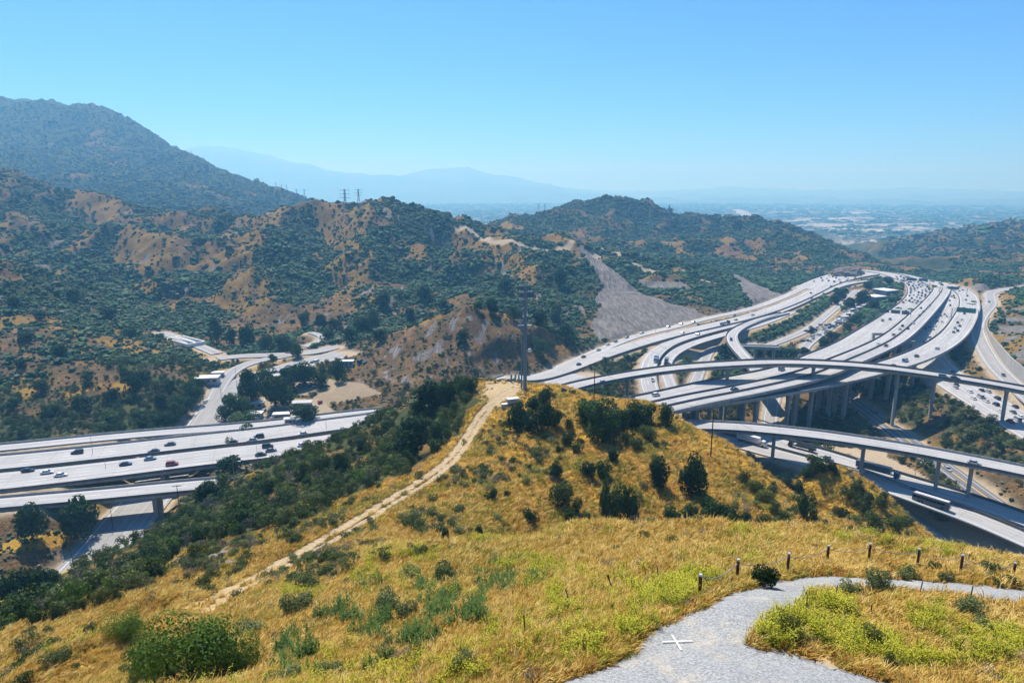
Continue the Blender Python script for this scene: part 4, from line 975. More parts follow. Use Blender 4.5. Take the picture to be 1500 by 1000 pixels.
p = sample(50000, 70, 238, GR * rustm); scatter('hillside_rusty_grass', rusts, p, rng.uniform(1.6, 2.8, len(p)), wind(len(p)))
p = sample(9000, 17, 60, np.clip(3.2 * blur(1 - GRAV, 10) - 0.25, 0, 1) * (GRAV > 0.5) * sstep(0.0, 0.2, fbm(GX / 1.2, GY / 1.2, 137, 3))); scatter('sprigs_on_gravel', rusts + olives0, p, rng.uniform(0.25, 0.6, len(p)), wind(len(p)))
musts = [tuft_mesh('mustard', L_MUS, 240 + i, 26, 0.72, 0.26, 0.010, 0.15, L_FLOW, 22) for i in range(4)]
mm = GR * (MUST > 0.18) * sstep(-0.2, 0.1, fbm(GX / 1.6, GY / 1.6, 133, 2))
p = sample(34000, 17, 75, np.clip(mm + 0.08 * GR * YEL, 0, 1)); scatter('wild_mustard', musts, p, rng.uniform(0.7, 1.6, len(p)), rng.uniform(0, 6.28, len(p)))
weeds = [weed_mesh('tall_weed', L_WEED, 250 + i) for i in range(4)]
wm = np.zeros(GX.shape)
for (cx, cy, rx, ry) in [(645,890,70,35),(570,930,60,25),(500,905,50,22),(440,955,40,25),(610,950,40,22),(660,850,30,20),(690,920,40,18),(720,860,40,18),(540,860,30,12),(740,830,40,12),(430,985,40,15),(560,975,30,18),(790,860,20,10)]:
    wm = np.maximum(wm, 1 - sstep(0.3, 1.1, ((U - cx) / rx) ** 2 + ((V - cy) / ry) ** 2))
wm *= sstep(0.0, 0.25, fbm(GX / 1.8, GY / 1.8, 134, 2)) * (RR < 90)
p = sample(16000, 20, 80, wm * GR); scatter('tall_green_weeds', weeds, p, rng.uniform(0.9, 1.9, len(p)), rng.uniform(0, 6.28, len(p)))
# low scrub on the near hill and the chaparral of the slopes behind
sages = [leaf_mesh('sage_scrub', L_SAGE, 420, 5, 400 + i, 0.075, 0.6) for i in range(3)]
chaps = [leaf_mesh('chaparral_scrub', L_CHAP, 480, 7, 410 + i, 0.085, 0.8) for i in range(4)]
oaks = [leaf_mesh('dark_scrub', L_OAK, 480, 7, 420 + i, 0.085, 0.8) for i in range(2)]
greys = [leaf_mesh('grey_scrub', L_GREY, 260, 5, 430 + i, 0.055, 0.6) for i in range(2)]
fresh = [leaf_mesh('fresh_scrub', L_GREEN, 400, 5, 440 + i, 0.07, 0.8) for i in range(2)]
band = np.zeros(GX.shape)
for (cx, cy, rx, ry) in [(760,655,55,45),(720,630,30,30),(790,610,40,30),(690,700,60,18),(500,770,60,16),(470,820,60,14),(330,790,60,26),(310,830,50,14),(420,770,60,20),(640,770,60,20),(450,850,50,12),(400,740,90,25),(1120,745,55,38),(1280,765,60,42),(1235,715,45,20),(1060,765,60,14)]:
    band = np.maximum(band, 1 - sstep(0.5, 1.2, ((U - cx) / rx) ** 2 + ((V - cy) / ry) ** 2))
band *= (RR > 60) * (RR < 240)
scr = np.clip(0.03 + band * 0.8 + 0.25 * sstep(0.1, 0.3, fbm(GX / 18, GY / 18, 135, 3)), 0, 1)
p = sample(15000, 45, 238, GR * scr); s_ = rng.uniform(0.7, 2.3, len(p)) * np.clip(np.hypot(p[:, 0], p[:, 1]) / 95, 0.45, 1); scatter('low_hillside_scrub', sages + chaps[:2] + greys, p, np.stack([s_ * 1.25, s_ * 1.25, s_ * rng.uniform(0.6, 0.9, len(p))], -1), rng.uniform(0, 6.28, len(p)))
p = sample(9000, 60, 275, np.clip(leftslope * (0.3 + 1.2 * sstep(-0.22, 0.0, fbm(GX / 13, GY / 13, 109, 3))), 0, 1) * (1 - DIRT) * (ONROAD > 4)); s_ = rng.uniform(1.8, 4.6, len(p)); scatter('chaparral_slope', chaps + oaks[:1] + chaps + sages[:2] + greys[:1] + fresh, p, np.stack([s_, s_, s_ * rng.uniform(0.6, 0.95, len(p))], -1), rng.uniform(0, 6.28, len(p)))
farc = [blob_mesh('far_chaparral', L_FARF, 500 + i, 2, 0.6) for i in range(5)]
L_MNT = leaf_mat('haze_tinted_brush', (0.003, 0.028, 0.022), (0.008, 0.046, 0.032), (0.022, 0.074, 0.042), trans=0)  # distance haze put into the leaf colour: less red, bluer green
mntc = [blob_mesh('haze_tinted_brush', L_MNT, 540 + i, 2, 0.6) for i in range(4)]
fars = [blob_mesh('far_sage', L_SAGEF, 520 + i, 1, 0.4, 0.6) for i in range(3)]
up = hit
p = sample(3500, 18, 110, GR * (0.10 + 0.9 * GRYP)); s_ = rng.uniform(0.4, 1.1, len(p)); scatter('dead_grey_brush', greys, p, np.stack([s_ * 1.3, s_ * 1.3, s_ * 0.55], -1), rng.uniform(0, 6.28, len(p)))
olives = [tuft_mesh('olive_grass_tuft', L_OLV, 280 + i, 20, 0.32, 0.30, 0.018, 0.6) for i in range(3)]
p = sample(110000, 17, 238, GR * np.clip(OLV + 0.12, 0, 1)); scatter('olive_grass', olives, p, rng.uniform(0.8, 1.4, len(p)) * np.clip(0.7 + np.hypot(p[:, 0], p[:, 1]) / 80, 0, 2.4), wind(len(p)))
big = np.clip(CH * 1.1 + 0.06 * (RR > 300), 0, 1) * (ONROAD > 4) * (SAND < 0.5) * (ROCK < 0.45)
p = sample(26000, 240, 480, big); s_ = rng.uniform(1.3, 2.6, len(p)) * np.exp(np.minimum(rng.exponential(0.30, len(p)), 1.0)); scatter('near_canyon_chaparral', chaps + oaks + sages[:1] + chaps[:2], p, np.stack([s_ * 1.15, s_ * 1.15, s_ * 0.85], -1), rng.uniform(0, 6.28, len(p)))
p = sample(60000, 460, 780, big); s_ = rng.uniform(0.9, 1.9, len(p)) * np.exp(np.minimum(rng.exponential(0.30, len(p)), 1.0)); scatter('canyon_chaparral', farc + farc[:2] + fars[:1], p, np.stack([s_ * 1.15, s_ * 1.15, s_], -1), rng.uniform(0, 6.28, len(p)))
p = sample(120000, 700, 1500, big * (Z0 > -8)); s_ = rng.uniform(1.3, 2.7, len(p)) * np.exp(np.minimum(rng.exponential(0.3, len(p)), 1.0)); scatter('ridge_chaparral', farc, p, np.stack([s_ * 1.2, s_ * 1.2, s_ * 0.9], -1), rng.uniform(0, 6.28, len(p)))
p = sample(120000, 1400, 3100, CH * (Z0 > -25)); s_ = rng.uniform(2.4, 6, len(p)); scatter('mountain_chaparral', mntc, p, np.stack([s_ * 1.3, s_ * 1.3, s_ * 0.7], -1), rng.uniform(0, 6.28, len(p)))
dry = (RR > 215) * (RR < 900) * (CH < 0.6) * (SAND < 0.4) * (ONROAD > 3) * (ROCK < 0.5) * 0.55
p = sample(34000, 215, 900, dry); s_ = rng.uniform(0.7, 2.0, len(p)); scatter('dry_slope_scrub', fars + farc[:1], p, s_, rng.uniform(0, 6.28, len(p)))
# woods and rooftops out in the valley
vt = VAL * (1 - WASH)
p = sample(16000, 1700, 10500, vt * sstep(-0.2, 0.15, fbm(GX / 260, GY / 260, 141, 3)), 40, 0.8); rr_ = np.hypot(p[:, 0], p[:, 1]); s_ = rng.uniform(9, 20, len(p)) * (0.8 + rr_ / 6000); scatter('valley_trees', farc[:3], p, np.stack([s_ * 1.6, s_ * 1.1, s_ * 0.55], -1), rng.uniform(0, 3.14, len(p)), 0.0)
roofs = []
for i, c in enumerate([(0.40, 0.39, 0.37), (0.24, 0.19, 0.16), (0.30, 0.29, 0.27)]):
    mb = MB(); mb.box((0, 0, 0.2), (1, 0.6, 0.4)); mb.loft([[(-.52, -.32, .4), (.52, -.32, .4), (.52, .32, .4), (-.52, .32, .4)], [(-.45, -.05, .55), (.45, -.05, .55), (.45, .05, .55), (-.45, .05, .55)]]); roofs.append(mb.mesh('valley_house', simple('valley_roof_%d' % i, c, 0.8)))
p = sample(3600, 2000, 10500, vt, 40, 0.9); rr_ = np.hypot(p[:, 0], p[:, 1]); s_ = rng.uniform(10, 26, len(p)); scatter('valley_houses', roofs, p, np.stack([s_, s_, s_ * 0.6], -1), rng.choice([0.2, 1.77, 0.25], len(p)), 0.0)
# ------------------------------------------------------------------ shrubs and trees that stand out one by one
def width_at(o, wpx): 
    return wpx * project(o[0], o[1], o[2])[2] / 1000.0
def ordinal(i, n):
    if n == 1: return ''
    if i == 0: return 'leftmost '
    if i == n - 1: return 'rightmost '
    return ['', 'second', 'third', 'fourth', 'fifth', 'sixth', 'seventh', 'eighth', 'ninth', 'tenth', 'eleventh', 'twelfth', 'thirteenth', 'fourteenth', 'fifteenth', 'sixteenth', 'seventeenth', 'eighteenth', 'nineteenth', 'twentieth', 'twenty-first', 'twenty-second', 'twenty-third', 'twenty-fourth', 'twenty-fifth'][i] + ' from the left '
L_OAKG = leaf_mat('bush_leaves', (0.014, 0.040, 0.012), (0.032, 0.075, 0.018), (0.075, 0.13, 0.03))
BIGM = {
 'oak': [leaf_mesh('crown', L_OAK, 2000, 10, 600 + i, 0.066, 0.8) for i in range(4)],
 'chap': [leaf_mesh('foliage', L_CHAP, 1700, 9, 620 + i, 0.062, 0.8) for i in range(3)],
 'dark': [leaf_mesh('foliage', L_OAKG, 1900, 9, 640 + i, 0.064, 0.85) for i in range(3)],
 'sage': [leaf_mesh('foliage', L_SAGE, 1900, 7, 660 + i, 0.05, 0.65) for i in range(3)],
 'fresh': [leaf_mesh('foliage', L_GREEN, 9000, 15, 680 + i, 0.024, 0.75) for i in range(3)],
 'olive': [leaf_mesh('foliage', leaf_mat('olive_leaves', (0.05, 0.065, 0.012), (0.10, 0.12, 0.02), (0.19, 0.20, 0.04)), 1700, 8, 700 + i, 0.055, 0.8) for i in range(2)],
}
def stem_mesh(kind, seed):
    q = random.Random(seed); mb = MB()
    if kind == 'oak':
        mb.tube([(0, 0, -0.08), (0.01, 0.0, 0.15), (0.02, 0.01, 0.34)], [0.055, 0.042, 0.034], 7)
        for i in range(6):
            a_ = i * 1.05 + q.uniform(-.3, .3); d = q.uniform(0.2, 0.33); mb.tube([(0.015, 0.005, 0.26 + 0.03 * (i % 3)), (math.cos(a_) * d * 0.5, math.sin(a_) * d * 0.5, 0.45), (math.cos(a_) * d, math.sin(a_) * d, q.uniform(0.55, 0.8))], [0.028, 0.018, 0.007], 5)
    else:
        for i in range(7):
            a_ = i * 0.9 + q.uniform(-.3, .3); d = q.uniform(0.12, 0.36); mb.tube([(0, 0, -0.08), (math.cos(a_) * d * 0.6, math.sin(a_) * d * 0.6, 0.3), (math.cos(a_) * d, math.sin(a_) * d, q.uniform(0.5, 0.85))], [0.022, 0.014, 0.006], 4)
    return mb.mesh('trunk' if kind == 'oak' else 'stems', BARK)
STEM = {'oak': stem_mesh('oak', 1), 'shrub': stem_mesh('shrub', 2)}
LIFT = {'oak': 0.2}
def plant(kind, u, v, w_, h_, label, group=None, name=None, dmin=8, dmax=3000, seed=0):
    """u, v: where the plant meets the ground; w_, h_: size in the photograph"""
    g = hit(u, v, dmin, dmax)
    if g is None: return None
    W_ = width_at(g, w_); H_ = width_at(g, h_) * 1.05
    tree = kind == 'oak'
    t = empty(name or ('tree' if tree else 'shrub'), g, rnd.uniform(0, 6.28)); tag(t, label, 'tree' if tree else 'shrub', group)
    ms = BIGM[kind]; c = bpy.data.objects.new('crown' if tree else 'foliage', rnd.choice(ms)); COL.objects.link(c); c.parent = t
    lift = 0.06 if tree else -0.04
    c.scale = (W_ * 1.12, W_ * rnd.uniform(0.95, 1.15), H_ * (1 - lift)); c.location = (0, 0, H_ * lift)
    s = bpy.data.objects.new('trunk' if tree else 'stems', STEM['oak' if tree else 'shrub']); COL.objects.link(s); s.parent = t; s.scale = (W_ * 0.8, W_ * 0.8, H_ * 0.85)
    return t
def batch(rows, kind, what, where, cat_group, dmin=8, dmax=3000, name=None):
    rows = sorted(rows, key=lambda r: r[0])
    for i, r in enumerate(rows):
        plant(r[4] if len(r) > 4 else kind, r[0], r[1], r[2], r[3], (ordinal(i, len(rows)) + what + ' ' + where).strip().replace('from the left ', 'from the left, '), cat_group, name, dmin, dmax)
# knoll
batch([(803,598,32,32)], 'chap', 'single round grey-green shrub', 'on the knoll top right of the steel tower', None, 100, 250)
batch([(762,628,40,42),(790,632,46,44),(812,625,26,26),(779,600,30,20)], 'dark', 'dark leafy bush', 'in the clump right below the white cabinets', 'bushes below the tower', 100, 250)
batch([(858,618,36,34),(888,646,60,62),(925,624,46,38),(943,618,30,28),(872,612,30,26),(905,632,40,40)], 'dark', 'dark bush', 'in the big clump on the upper knoll slope', 'clump of bushes on the upper knoll', 100, 250)
batch([(975,622,30,32)], 'dark', 'lone dark bush', 'on the knoll skyline in front of the viaduct lanes', None, 100, 250)
batch([(947,645,28,24),(930,658,24,20),(919,648,18,18),(960,655,12,10)], 'chap', 'small bush', 'on the golden slope below the skyline bush', 'small bushes on the right knoll slope', 100, 250)
batch([(834,652,24,22),(846,662,24,16),(850,652,14,12),(820,664,16,12),(834,628,18,16)], 'chap', 'small olive bush', 'mid knoll below the clump', 'small bushes mid knoll', 100, 250)
batch([(899,675,20,20)], 'dark', 'small round dark bush', 'alone in golden grass at the centre of the knoll', None, 100, 250)
batch([(816,700,24,28)], 'dark', 'upright dark green bush', 'left of the wide double bush on the knoll', None, 100, 250)
batch([(861,698,26,26),(884,700,26,26)], 'dark', 'round half', 'of the wide double bush low on the knoll', 'double bush on the knoll', 100, 250)
batch([(967,714,34,46)], 'dark', 'tall dark bush', 'left of the largest bush near the guy pole', None, 100, 250)
batch([(1010,722,48,62)], 'dark', 'largest and roundest dark bush', 'beside the pale guy pole', None, 100, 250)
batch([(822,742,42,40),(846,752,16,26)], 'chap', 'grey-green bush', 'low on the knoll', 'grey-green bushes low on the knoll', 100, 250)
batch([(884,758,22,64),(908,764,42,62),(928,764,22,36)], 'dark', 'spiky upright dark shrub', 'rising behind the near golden crest', 'spiky shrubs behind the crest', 90, 250)
batch([(720,732,20,18),(777,766,24,24),(700,783,16,16),(652,793,18,22),(834,764,20,18),(858,762,18,14),(742,728,12,10),(675,752,14,14)], 'dark', 'small dark round bush', 'dotting the saddle behind the near crest', 'small bushes in the saddle', 60, 250)
batch([(985,764,34,26),(1012,762,34,30),(1040,766,44,36),(1066,768,40,34),(1092,772,30,24),(1035,742,20,18)], 'dark', 'blue-green low bush', 'in the hollow behind the near crest', 'low bushes in the hollow', 75, 250)
batch([(1182,762,30,44)], 'dark', 'large round dark bush', 'in the gully left of the small hill', None, 75, 250)
batch([(1155,716,20,16),(1170,722,18,18)], 'dark', 'small round bush', 'on the gully rim above the large gully bush', 'gully rim bushes', 75, 250)
batch([(1120,740,30,26),(1105,720,26,20),(1135,755,26,22),(1090,705,22,16),(1150,770,28,22),(1120,770,30,20)], 'olive', 'dark olive bush', 'on the shaded right flank of the knoll', 'bushes on the right flank', 75, 250)
batch([(1265,750,36,34),(1245,730,30,26),(1290,745,24,28),(1275,775,34,30),(1310,780,30,26),(1230,760,26,20),(1300,712,16,14),(1325,775,22,20),(1255,715,20,14)], 'chap', 'bush', 'on the small hill right of the knoll', 'bushes on the small hill', 120, 250)
batch([(1200,690,34,22),(1180,700,26,18),(1220,690,22,14)], 'dark', 'blue-green bush', 'on the crest of the small hill', 'bushes on the small hill crest', 120, 250)
# left brow
batch([(628,596,46,40),(652,592,34,36),(612,606,30,24)], 'oak', 'dark oak', 'on the brow left of the dirt road', 'oaks on the brow', 150, 270)
batch([(684,580,32,32)], 'dark', 'round dark bush', 'at the pad by the twin wooden poles', None, 150, 270)
batch([(607,670,64,60)], 'oak', 'widest dark oak', 'on the chaparral slope left of the dirt road', None, 130, 270)
batch([(648,648,34,34),(640,665,24,22)], 'dark', 'dark bush', 'between the widest oak and the dirt road', 'bushes beside the dirt road', 130, 270)
rows = [(560,640,34,26),(530,660,36,26),(500,690,40,30),(470,690,34,26),(440,700,36,28),(420,735,38,26),(390,725,34,24),(380,755,36,26),(350,760,36,28),(330,785,38,26),(300,790,34,24),(262,800,40,26),(230,820,38,26),(570,670,30,24),(545,690,34,24),(470,730,34,22),(200,850,40,28),(180,838,34,22)]
batch(rows, 'chap', 'rounded brush clump', 'on the dark slope above the left freeway', 'brush clumps on the left slope', 80, 270)
batch([(150,885,34,28),(172,880,24,22)], 'olive', 'olive-yellow bush', 'at the lower edge of the dark slope', 'olive bushes', 60, 270)
batch([(95,905,50,32),(60,915,40,26),(120,895,30,22)], 'chap', 'grey-green bush', 'by the left edge under the dark slope', 'grey-green bushes at left', 50, 250)
batch([(45,880,50,52),(10,885,40,48),(72,870,34,38)], 'oak', 'dark tree', 'at the left edge below the ramp bank', 'trees at the left edge', 100, 270)
# foreground
batch([(285,1010,150,112),(352,992,70,64),(225,992,90,70)], 'fresh', 'bright green bush', 'with pale flower tips in the bottom left corner', 'bright green foreground bushes', 20, 90)
batch([(186,938,66,48)], 'fresh', 'leafy green bush', 'just left of the big bright corner bush', None, 20, 90)
batch([(435,900,46,30),(368,932,46,26),(480,995,44,26),(415,1005,50,26),(80,968,44,20)], 'sage', 'grey-green sage bush', 'in the golden grass below the dirt road', 'sage bushes in the foreground', 18, 110)
batch([(560,900,52,40),(595,905,40,24),(455,862,36,22),(490,835,30,16)], 'sage', 'feathery dark-green sage bush', 'left of the tall weeds', 'feathery sage bushes', 18, 110)
batch([(602,848,34,22),(645,855,44,34)], 'sage', 'rounded sage bush', 'above the tall weeds mid-foreground', 'rounded sage bushes mid-foreground', 18, 110)
batch([(680,986,34,34)], 'sage', 'grey sage bush', 'with a thin stake standing in it at the bottom', None, 18, 90)
batch([(1118,858,42,38)], 'dark', 'dense dark bush', 'spilling onto the gravel path by a post', None, 18, 90)
batch([(1244,874,30,26),(1282,868,36,40)], 'sage', 'feathery pale green bush', 'standing on the gravel path', 'bushes on the gravel path', 18, 90)
batch([(1275,950,56,44),(1160,940,56,40),(1305,985,34,36)], 'olive', 'yellow-green bush', 'in the grass island between the gravel arms', 'bushes in the grass island', 18, 90)
batch([(1440,925,40,22),(1420,905,40,30)], 'sage', 'sparse grey bush', 'at the right edge past the grass island', 'sparse right edge bushes', 18, 90)
batch([(290,822,34,30),(312,800,24,20),(300,865,30,26)], 'olive', 'olive shrub', 'among pale rocks above the dirt road bend', 'shrubs among pale rocks', 60, 200)
batch([(348,845,28,18),(275,850,20,12),(222,858,22,14),(420,790,22,14)], 'olive', 'low yellowish shrub', 'on the rough slope left of the dirt road', 'low yellowish shrubs', 60, 200)
# canyon and interchange trees (wider range)
batch([(48,790,48,58),(112,786,66,62)], 'oak', 'large dark oak', 'below the left ramp', 'oaks below the left ramp', 180, 330)
batch([(341,697,46,32),(306,736,40,34)], 'oak', 'round oak', 'between the left freeway and its ramp', 'oaks between freeway and ramp', 180, 400)
batch([(372,592,44,52),(404,598,60,50),(346,612,48,40),(330,618,30,26),(444,616,46,26),(445,564,48,36),(420,560,30,26),(390,566,34,30),(470,570,24,24),(358,625,50,24),(495,560,26,36)], 'oak', 'spreading oak', 'around the canyon compound beside the road', 'oaks of the canyon compound', 280, 640)
batch([(318,502,22,38),(340,506,16,26),(362,508,24,34),(388,514,24,26),(414,512,26,22),(437,524,24,22),(400,532,14,14),(360,500,14,18),(425,516,16,16)], 'oak', 'dark oak', 'in the row behind the canyon turnaround', 'oaks behind the turnaround', 400, 800)
batch([(470,482,22,22),(492,486,24,20),(512,500,26,22),(532,490,34,30),(556,500,26,20),(480,500,22,18),(550,478,24,24),(445,478,22,22)], 'oak', 'dark oak', 'along the canyon bottom behind the lane', 'oaks in the canyon bottom', 400, 900)
batch([(285,590,34,34),(262,612,40,34),(240,625,34,24),(272,605,28,28),(235,600,24,24),(250,575,20,20),(292,568,16,14)], 'oak', 'bushy oak', 'along the brushy edge of the left canyon road', 'oaks beside the canyon road', 280, 640)
batch([(198,580,26,36),(185,555,18,18),(210,560,16,16)], 'oak', 'oak', 'on the brushy left hill above the freeway', 'oaks on the left hill', 300, 640)
batch([(820,420,22,28),(790,520,28,26),(765,545,22,20)], 'oak', 'dark tree', 'below the far ridge beyond the steel tower', 'trees beyond the tower', 230, 900)
batch([(1112,526,20,18),(1128,527,22,18),(1144,528,22,20),(1162,527,24,20),(1178,526,20,18),(1060,524,18,20)], 'oak', 'dark tree', 'in the thicket behind the highest flyover', 'trees behind the highest flyover', 300, 900)
batch([(1188,489,10,12),(1232,440,20,18),(1245,452,20,16),(1262,448,24,24),(1278,455,18,18),(1222,446,16,14),(1206,512,22,18),(1218,502,26,18),(1300,417,18,12),(1252,472,18,12),(1240,482,16,10),(1270,424,18,14),(1306,446,14,10)], 'oak', 'tree', 'around the truck yard between the freeways', 'trees around the truck yard', 400, 1400)
batch([(1338,560,14,14),(1352,572,12,10),(1318,590,14,14),(1322,678,12,10),(1400,745,18,12),(1375,760,26,16),(1300,620,12,10)], 'chap', 'shrub', 'on the slopes beneath the viaducts', 'shrubs beneath the viaducts', 230, 700)
batch([(675,500,18,18),(830,500,24,26),(700,455,16,14),(650,455,18,16),(600,470,22,20),(620,440,24,22),(560,450,26,24),(740,430,24,24),(720,460,26,24),(755,470,22,22),(790,480,26,26),(815,470,22,24),(770,440,24,26)], 'oak', 'dark oak', 'in the gullies of the central ridge', 'oaks in the ridge gullies', 380, 1100)
batch([(20,450,26,16),(60,470,24,16),(110,440,24,18),(160,470,26,20),(190,495,22,16),(40,500,24,16),(90,520,26,18),(130,560,24,18),(60,575,26,20),(30,540,22,16),(165,590,28,22),(120,600,30,22),(75,608,28,20),(20,600,26,18),(205,620,30,20),(160,622,28,18)], 'oak', 'rounded scrub oak', 'on the brushy left hill', 'scrub oaks on the brushy left hill', 280, 700)
# ------------------------------------------------------------------ vehicles
PAINT = {}
for nm, c in {'white': (0.75, 0.75, 0.74), 'silver': (0.42, 0.44, 0.46), 'black': (0.015, 0.016, 0.018), 'dark blue': (0.015, 0.035, 0.09), 'grey': (0.12, 0.125, 0.13), 'red': (0.28, 0.015, 0.02), 'pale blue': (0.20, 0.32, 0.42), 'beige': (0.40, 0.35, 0.27)}.items():
    m, t, p = mat(nm.replace(' ', '_') + '_paint'); p.inputs['Base Color'].default_value = (*c, 1); p.inputs['Roughness'].default_value = 0.3; p.inputs['Specular IOR Level'].default_value = 0.5
    p.inputs['Coat Weight'].default_value = 0.4; p.inputs['Coat Roughness'].default_value = 0.1; b_ = NB(t)
    b_.lk(b_.ramp(b_.noise(2.5, 3, 0.6), [(0.3, tuple(x * 0.86 for x in c)), (0.7, c)]), p.inputs['Base Color']); PAINT[nm] = m
GLASS, _t, _p = mat('car_window'); _p.inputs['Base Color'].default_value = (0.012, 0.018, 0.024, 1); _p.inputs['Roughness'].default_value = 0.08; _p.inputs['Specular IOR Level'].default_value = 0.7
TYRE = simple('tyre_rubber', (0.018, 0.018, 0.018), 0.85)
CHROME = simple('headlight_lens', (0.7, 0.72, 0.72), 0.15, 0.4)
TAIL = simple('tail_light_lens', (0.35, 0.02, 0.02), 0.3)
BLK = simple('black_trim', (0.02, 0.02, 0.022), 0.6)
def car_meshes(kind):
    """returns body, windows meshes; x forward"""
    L_, W_, H_ = {'sedan': (4.7, 1.82, 1.42), 'suv': (4.8, 1.92, 1.75), 'van': (5.3, 2.0, 2.1), 'pickup': (5.6, 1.95, 1.8)}[kind]
    hl = L_ / 2; w2 = W_ / 2; belt = {'sedan': 0.88, 'suv': 1.05, 'van': 1.12, 'pickup': 1.05}[kind]
    def ring(x, zb, zt, w_):
        return [(x, -w_ * 0.94, zb), (x, -w_, zb + 0.18), (x, -w_, zt - 0.14), (x, -w_ * 0.9, zt), (x, w_ * 0.9, zt), (x, w_, zt - 0.14), (x, w_, zb + 0.18), (x, w_ * 0.94, zb)]
    body = MB()
    hood = belt - (0.06 if kind != 'van' else 0.0)
    body.loft([ring(-hl, 0.36, belt - 0.16, w2 * 0.86), ring(-hl + 0.12, 0.26, belt - 0.02, w2 * 0.96), ring(-hl + 0.9, 0.22, belt, w2), ring(0.2, 0.22, belt, w2), ring(hl - 1.3, 0.22, hood - 0.02, w2), ring(hl - 0.35, 0.24, hood - 0.16, w2 * 0.95), ring(hl, 0.32, hood - 0.32, w2 * 0.8)])
    x0, x1, x2, x3 = {'sedan': (-hl + 0.55, -hl + 1.35, 0.35, 1.15), 'suv': (-hl + 0.12, -hl + 0.5, 0.55, 1.35), 'van': (-hl + 0.06, -hl + 0.25, 1.1, 1.9), 'pickup': (-0.65, -0.35, 0.7, 1.4)}[kind]
    tw = w2 * 0.74
    cab = MB(); zt = H_ - 0.03
    cab.loft([[(x0, -w2 * .9, belt - .02), (x0, w2 * .9, belt - .02), (x1, tw, zt), (x1, -tw, zt)], [(x3, -w2 * .9, belt - .02), (x3, w2 * .9, belt - .02), (x2, tw, zt), (x2, -tw, zt)]], caps=True)
    # roof skin and pillars belong to the body
    body.box(((x1 + x2) / 2, 0, zt + 0.02), (x2 - x1 + 0.1, tw * 2 + 0.06, 0.06))
    for sy in (-1, 1):
        for (xa, xb) in ((x0, x1), (x3, x2), ((x0 + x3) / 2, (x1 + x2) / 2)):
            body.tube([(xa, sy * w2 * 0.91, belt - 0.02), (xb, sy * (tw + 0.012), zt + 0.01)], 0.045, 4)
    if kind == 'pickup':
        body.box((-hl + 1.05, w2 - 0.06, belt + 0.06), (1.95, 0.08, 0.18)); body.box((-hl + 1.05, -w2 + 0.06, belt + 0.06), (1.95, 0.08, 0.18)); body.box((-hl + 0.08, 0, belt + 0.06), (0.08, W_ - 0.2, 0.18))
    return body.mesh('body', BLK), cab.mesh('windows', GLASS), L_, W_, hood
wheel_me = MB(); wheel_me.loft([[(0.33 * math.cos(a_ * math.pi / 6), y, 0.33 * math.sin(a_ * math.pi / 6)) for a_ in range(12)] for y in (-0.11, 0.11)]); WHEEL = wheel_me.mesh('wheel', TYRE)
HEAD = MB().box((0, 0, 0), (0.08, 0.36, 0.13)).mesh('headlight', CHROME); TAILM = MB().box((0, 0, 0), (0.06, 0.34, 0.14)).mesh('tail_light', TAIL)
CARS = {k: car_meshes(k) for k in ('sedan', 'suv', 'van', 'pickup')}
BODYV = {}
def body_mesh(kind, col):
    if (kind, col) not in BODYV:
        m_ = CARS[kind][0].copy(); m_.name = 'body'; m_.materials.clear(); m_.materials.append(PAINT[col]); BODYV[(kind, col)] = m_
    return BODYV[(kind, col)]
NAMES = {'sedan': 'car', 'suv': 'sport_utility_car', 'van': 'van', 'pickup': 'pickup_truck'}
CATS = {'sedan': 'car', 'suv': 'car', 'van': 'van', 'pickup': 'pickup truck'}
def make_car(kind, col, loc, rz, rx, label, group, detail):
    t = empty(NAMES[kind], loc, rz); t.rotation_euler = (0, -rx, rz); tag(t, label, CATS[kind], group)
    _, gl, L_, W_, hood = CARS[kind]
    def add(nm, me, loc=(0, 0, 0)):
        o = bpy.data.objects.new(nm, me); COL.objects.link(o); o.parent = t; o.location = loc; return o
    add('body', body_mesh(kind, col)); add('windows', gl)
    if detail >= 1:
        for sx in (-1, 1):
            for sy in (-1, 1): add('wheel', WHEEL, (sx * (L_ / 2 - 0.9), sy * (W_ / 2 - 0.12), 0.33))
    if detail >= 2:
        for sy in (-1, 1): add('headlight', HEAD, (L_ / 2 - 0.08, sy * (W_ / 2 - 0.34), hood - 0.36)); add('tail_light', TAILM, (-L_ / 2 + 0.02, sy * (W_ / 2 - 0.32), hood - 0.25))
    return t
def on_road(nm, u, v, flip=False):
    """the point of the named road's surface seen at pixel (u, v), with heading"""
    P = ROADS[nm]['P']; z = P[len(P) // 2, 2]
    for _ in range(6):
        x, y, _z = PZ(u, v, z + 0.6); d = np.hypot(P[:, 0] - x, P[:, 1] - y); i = int(np.argmin(d)); z = P[i, 2]
    W_ = ROADS[nm]['w']; i = min(max(i, 1), len(P) - 2); T = P[i + 1] - P[i - 1]; s = np.hypot(T[0], T[1])
    nx, ny = T[1] / s, -T[0] / s; off = (x - P[i, 0]) * nx + (y - P[i, 1]) * ny
    lim = W_ / 2 - 1.7; off2 = max(-lim, min(lim, off)); x += nx * (off2 - off); y += ny * (off2 - off)
    return (x, y, z + 0.05), math.atan2(T[1], T[0]) + (math.pi if flip else 0), math.atan2(T[2], s) * (-1 if flip else 1)
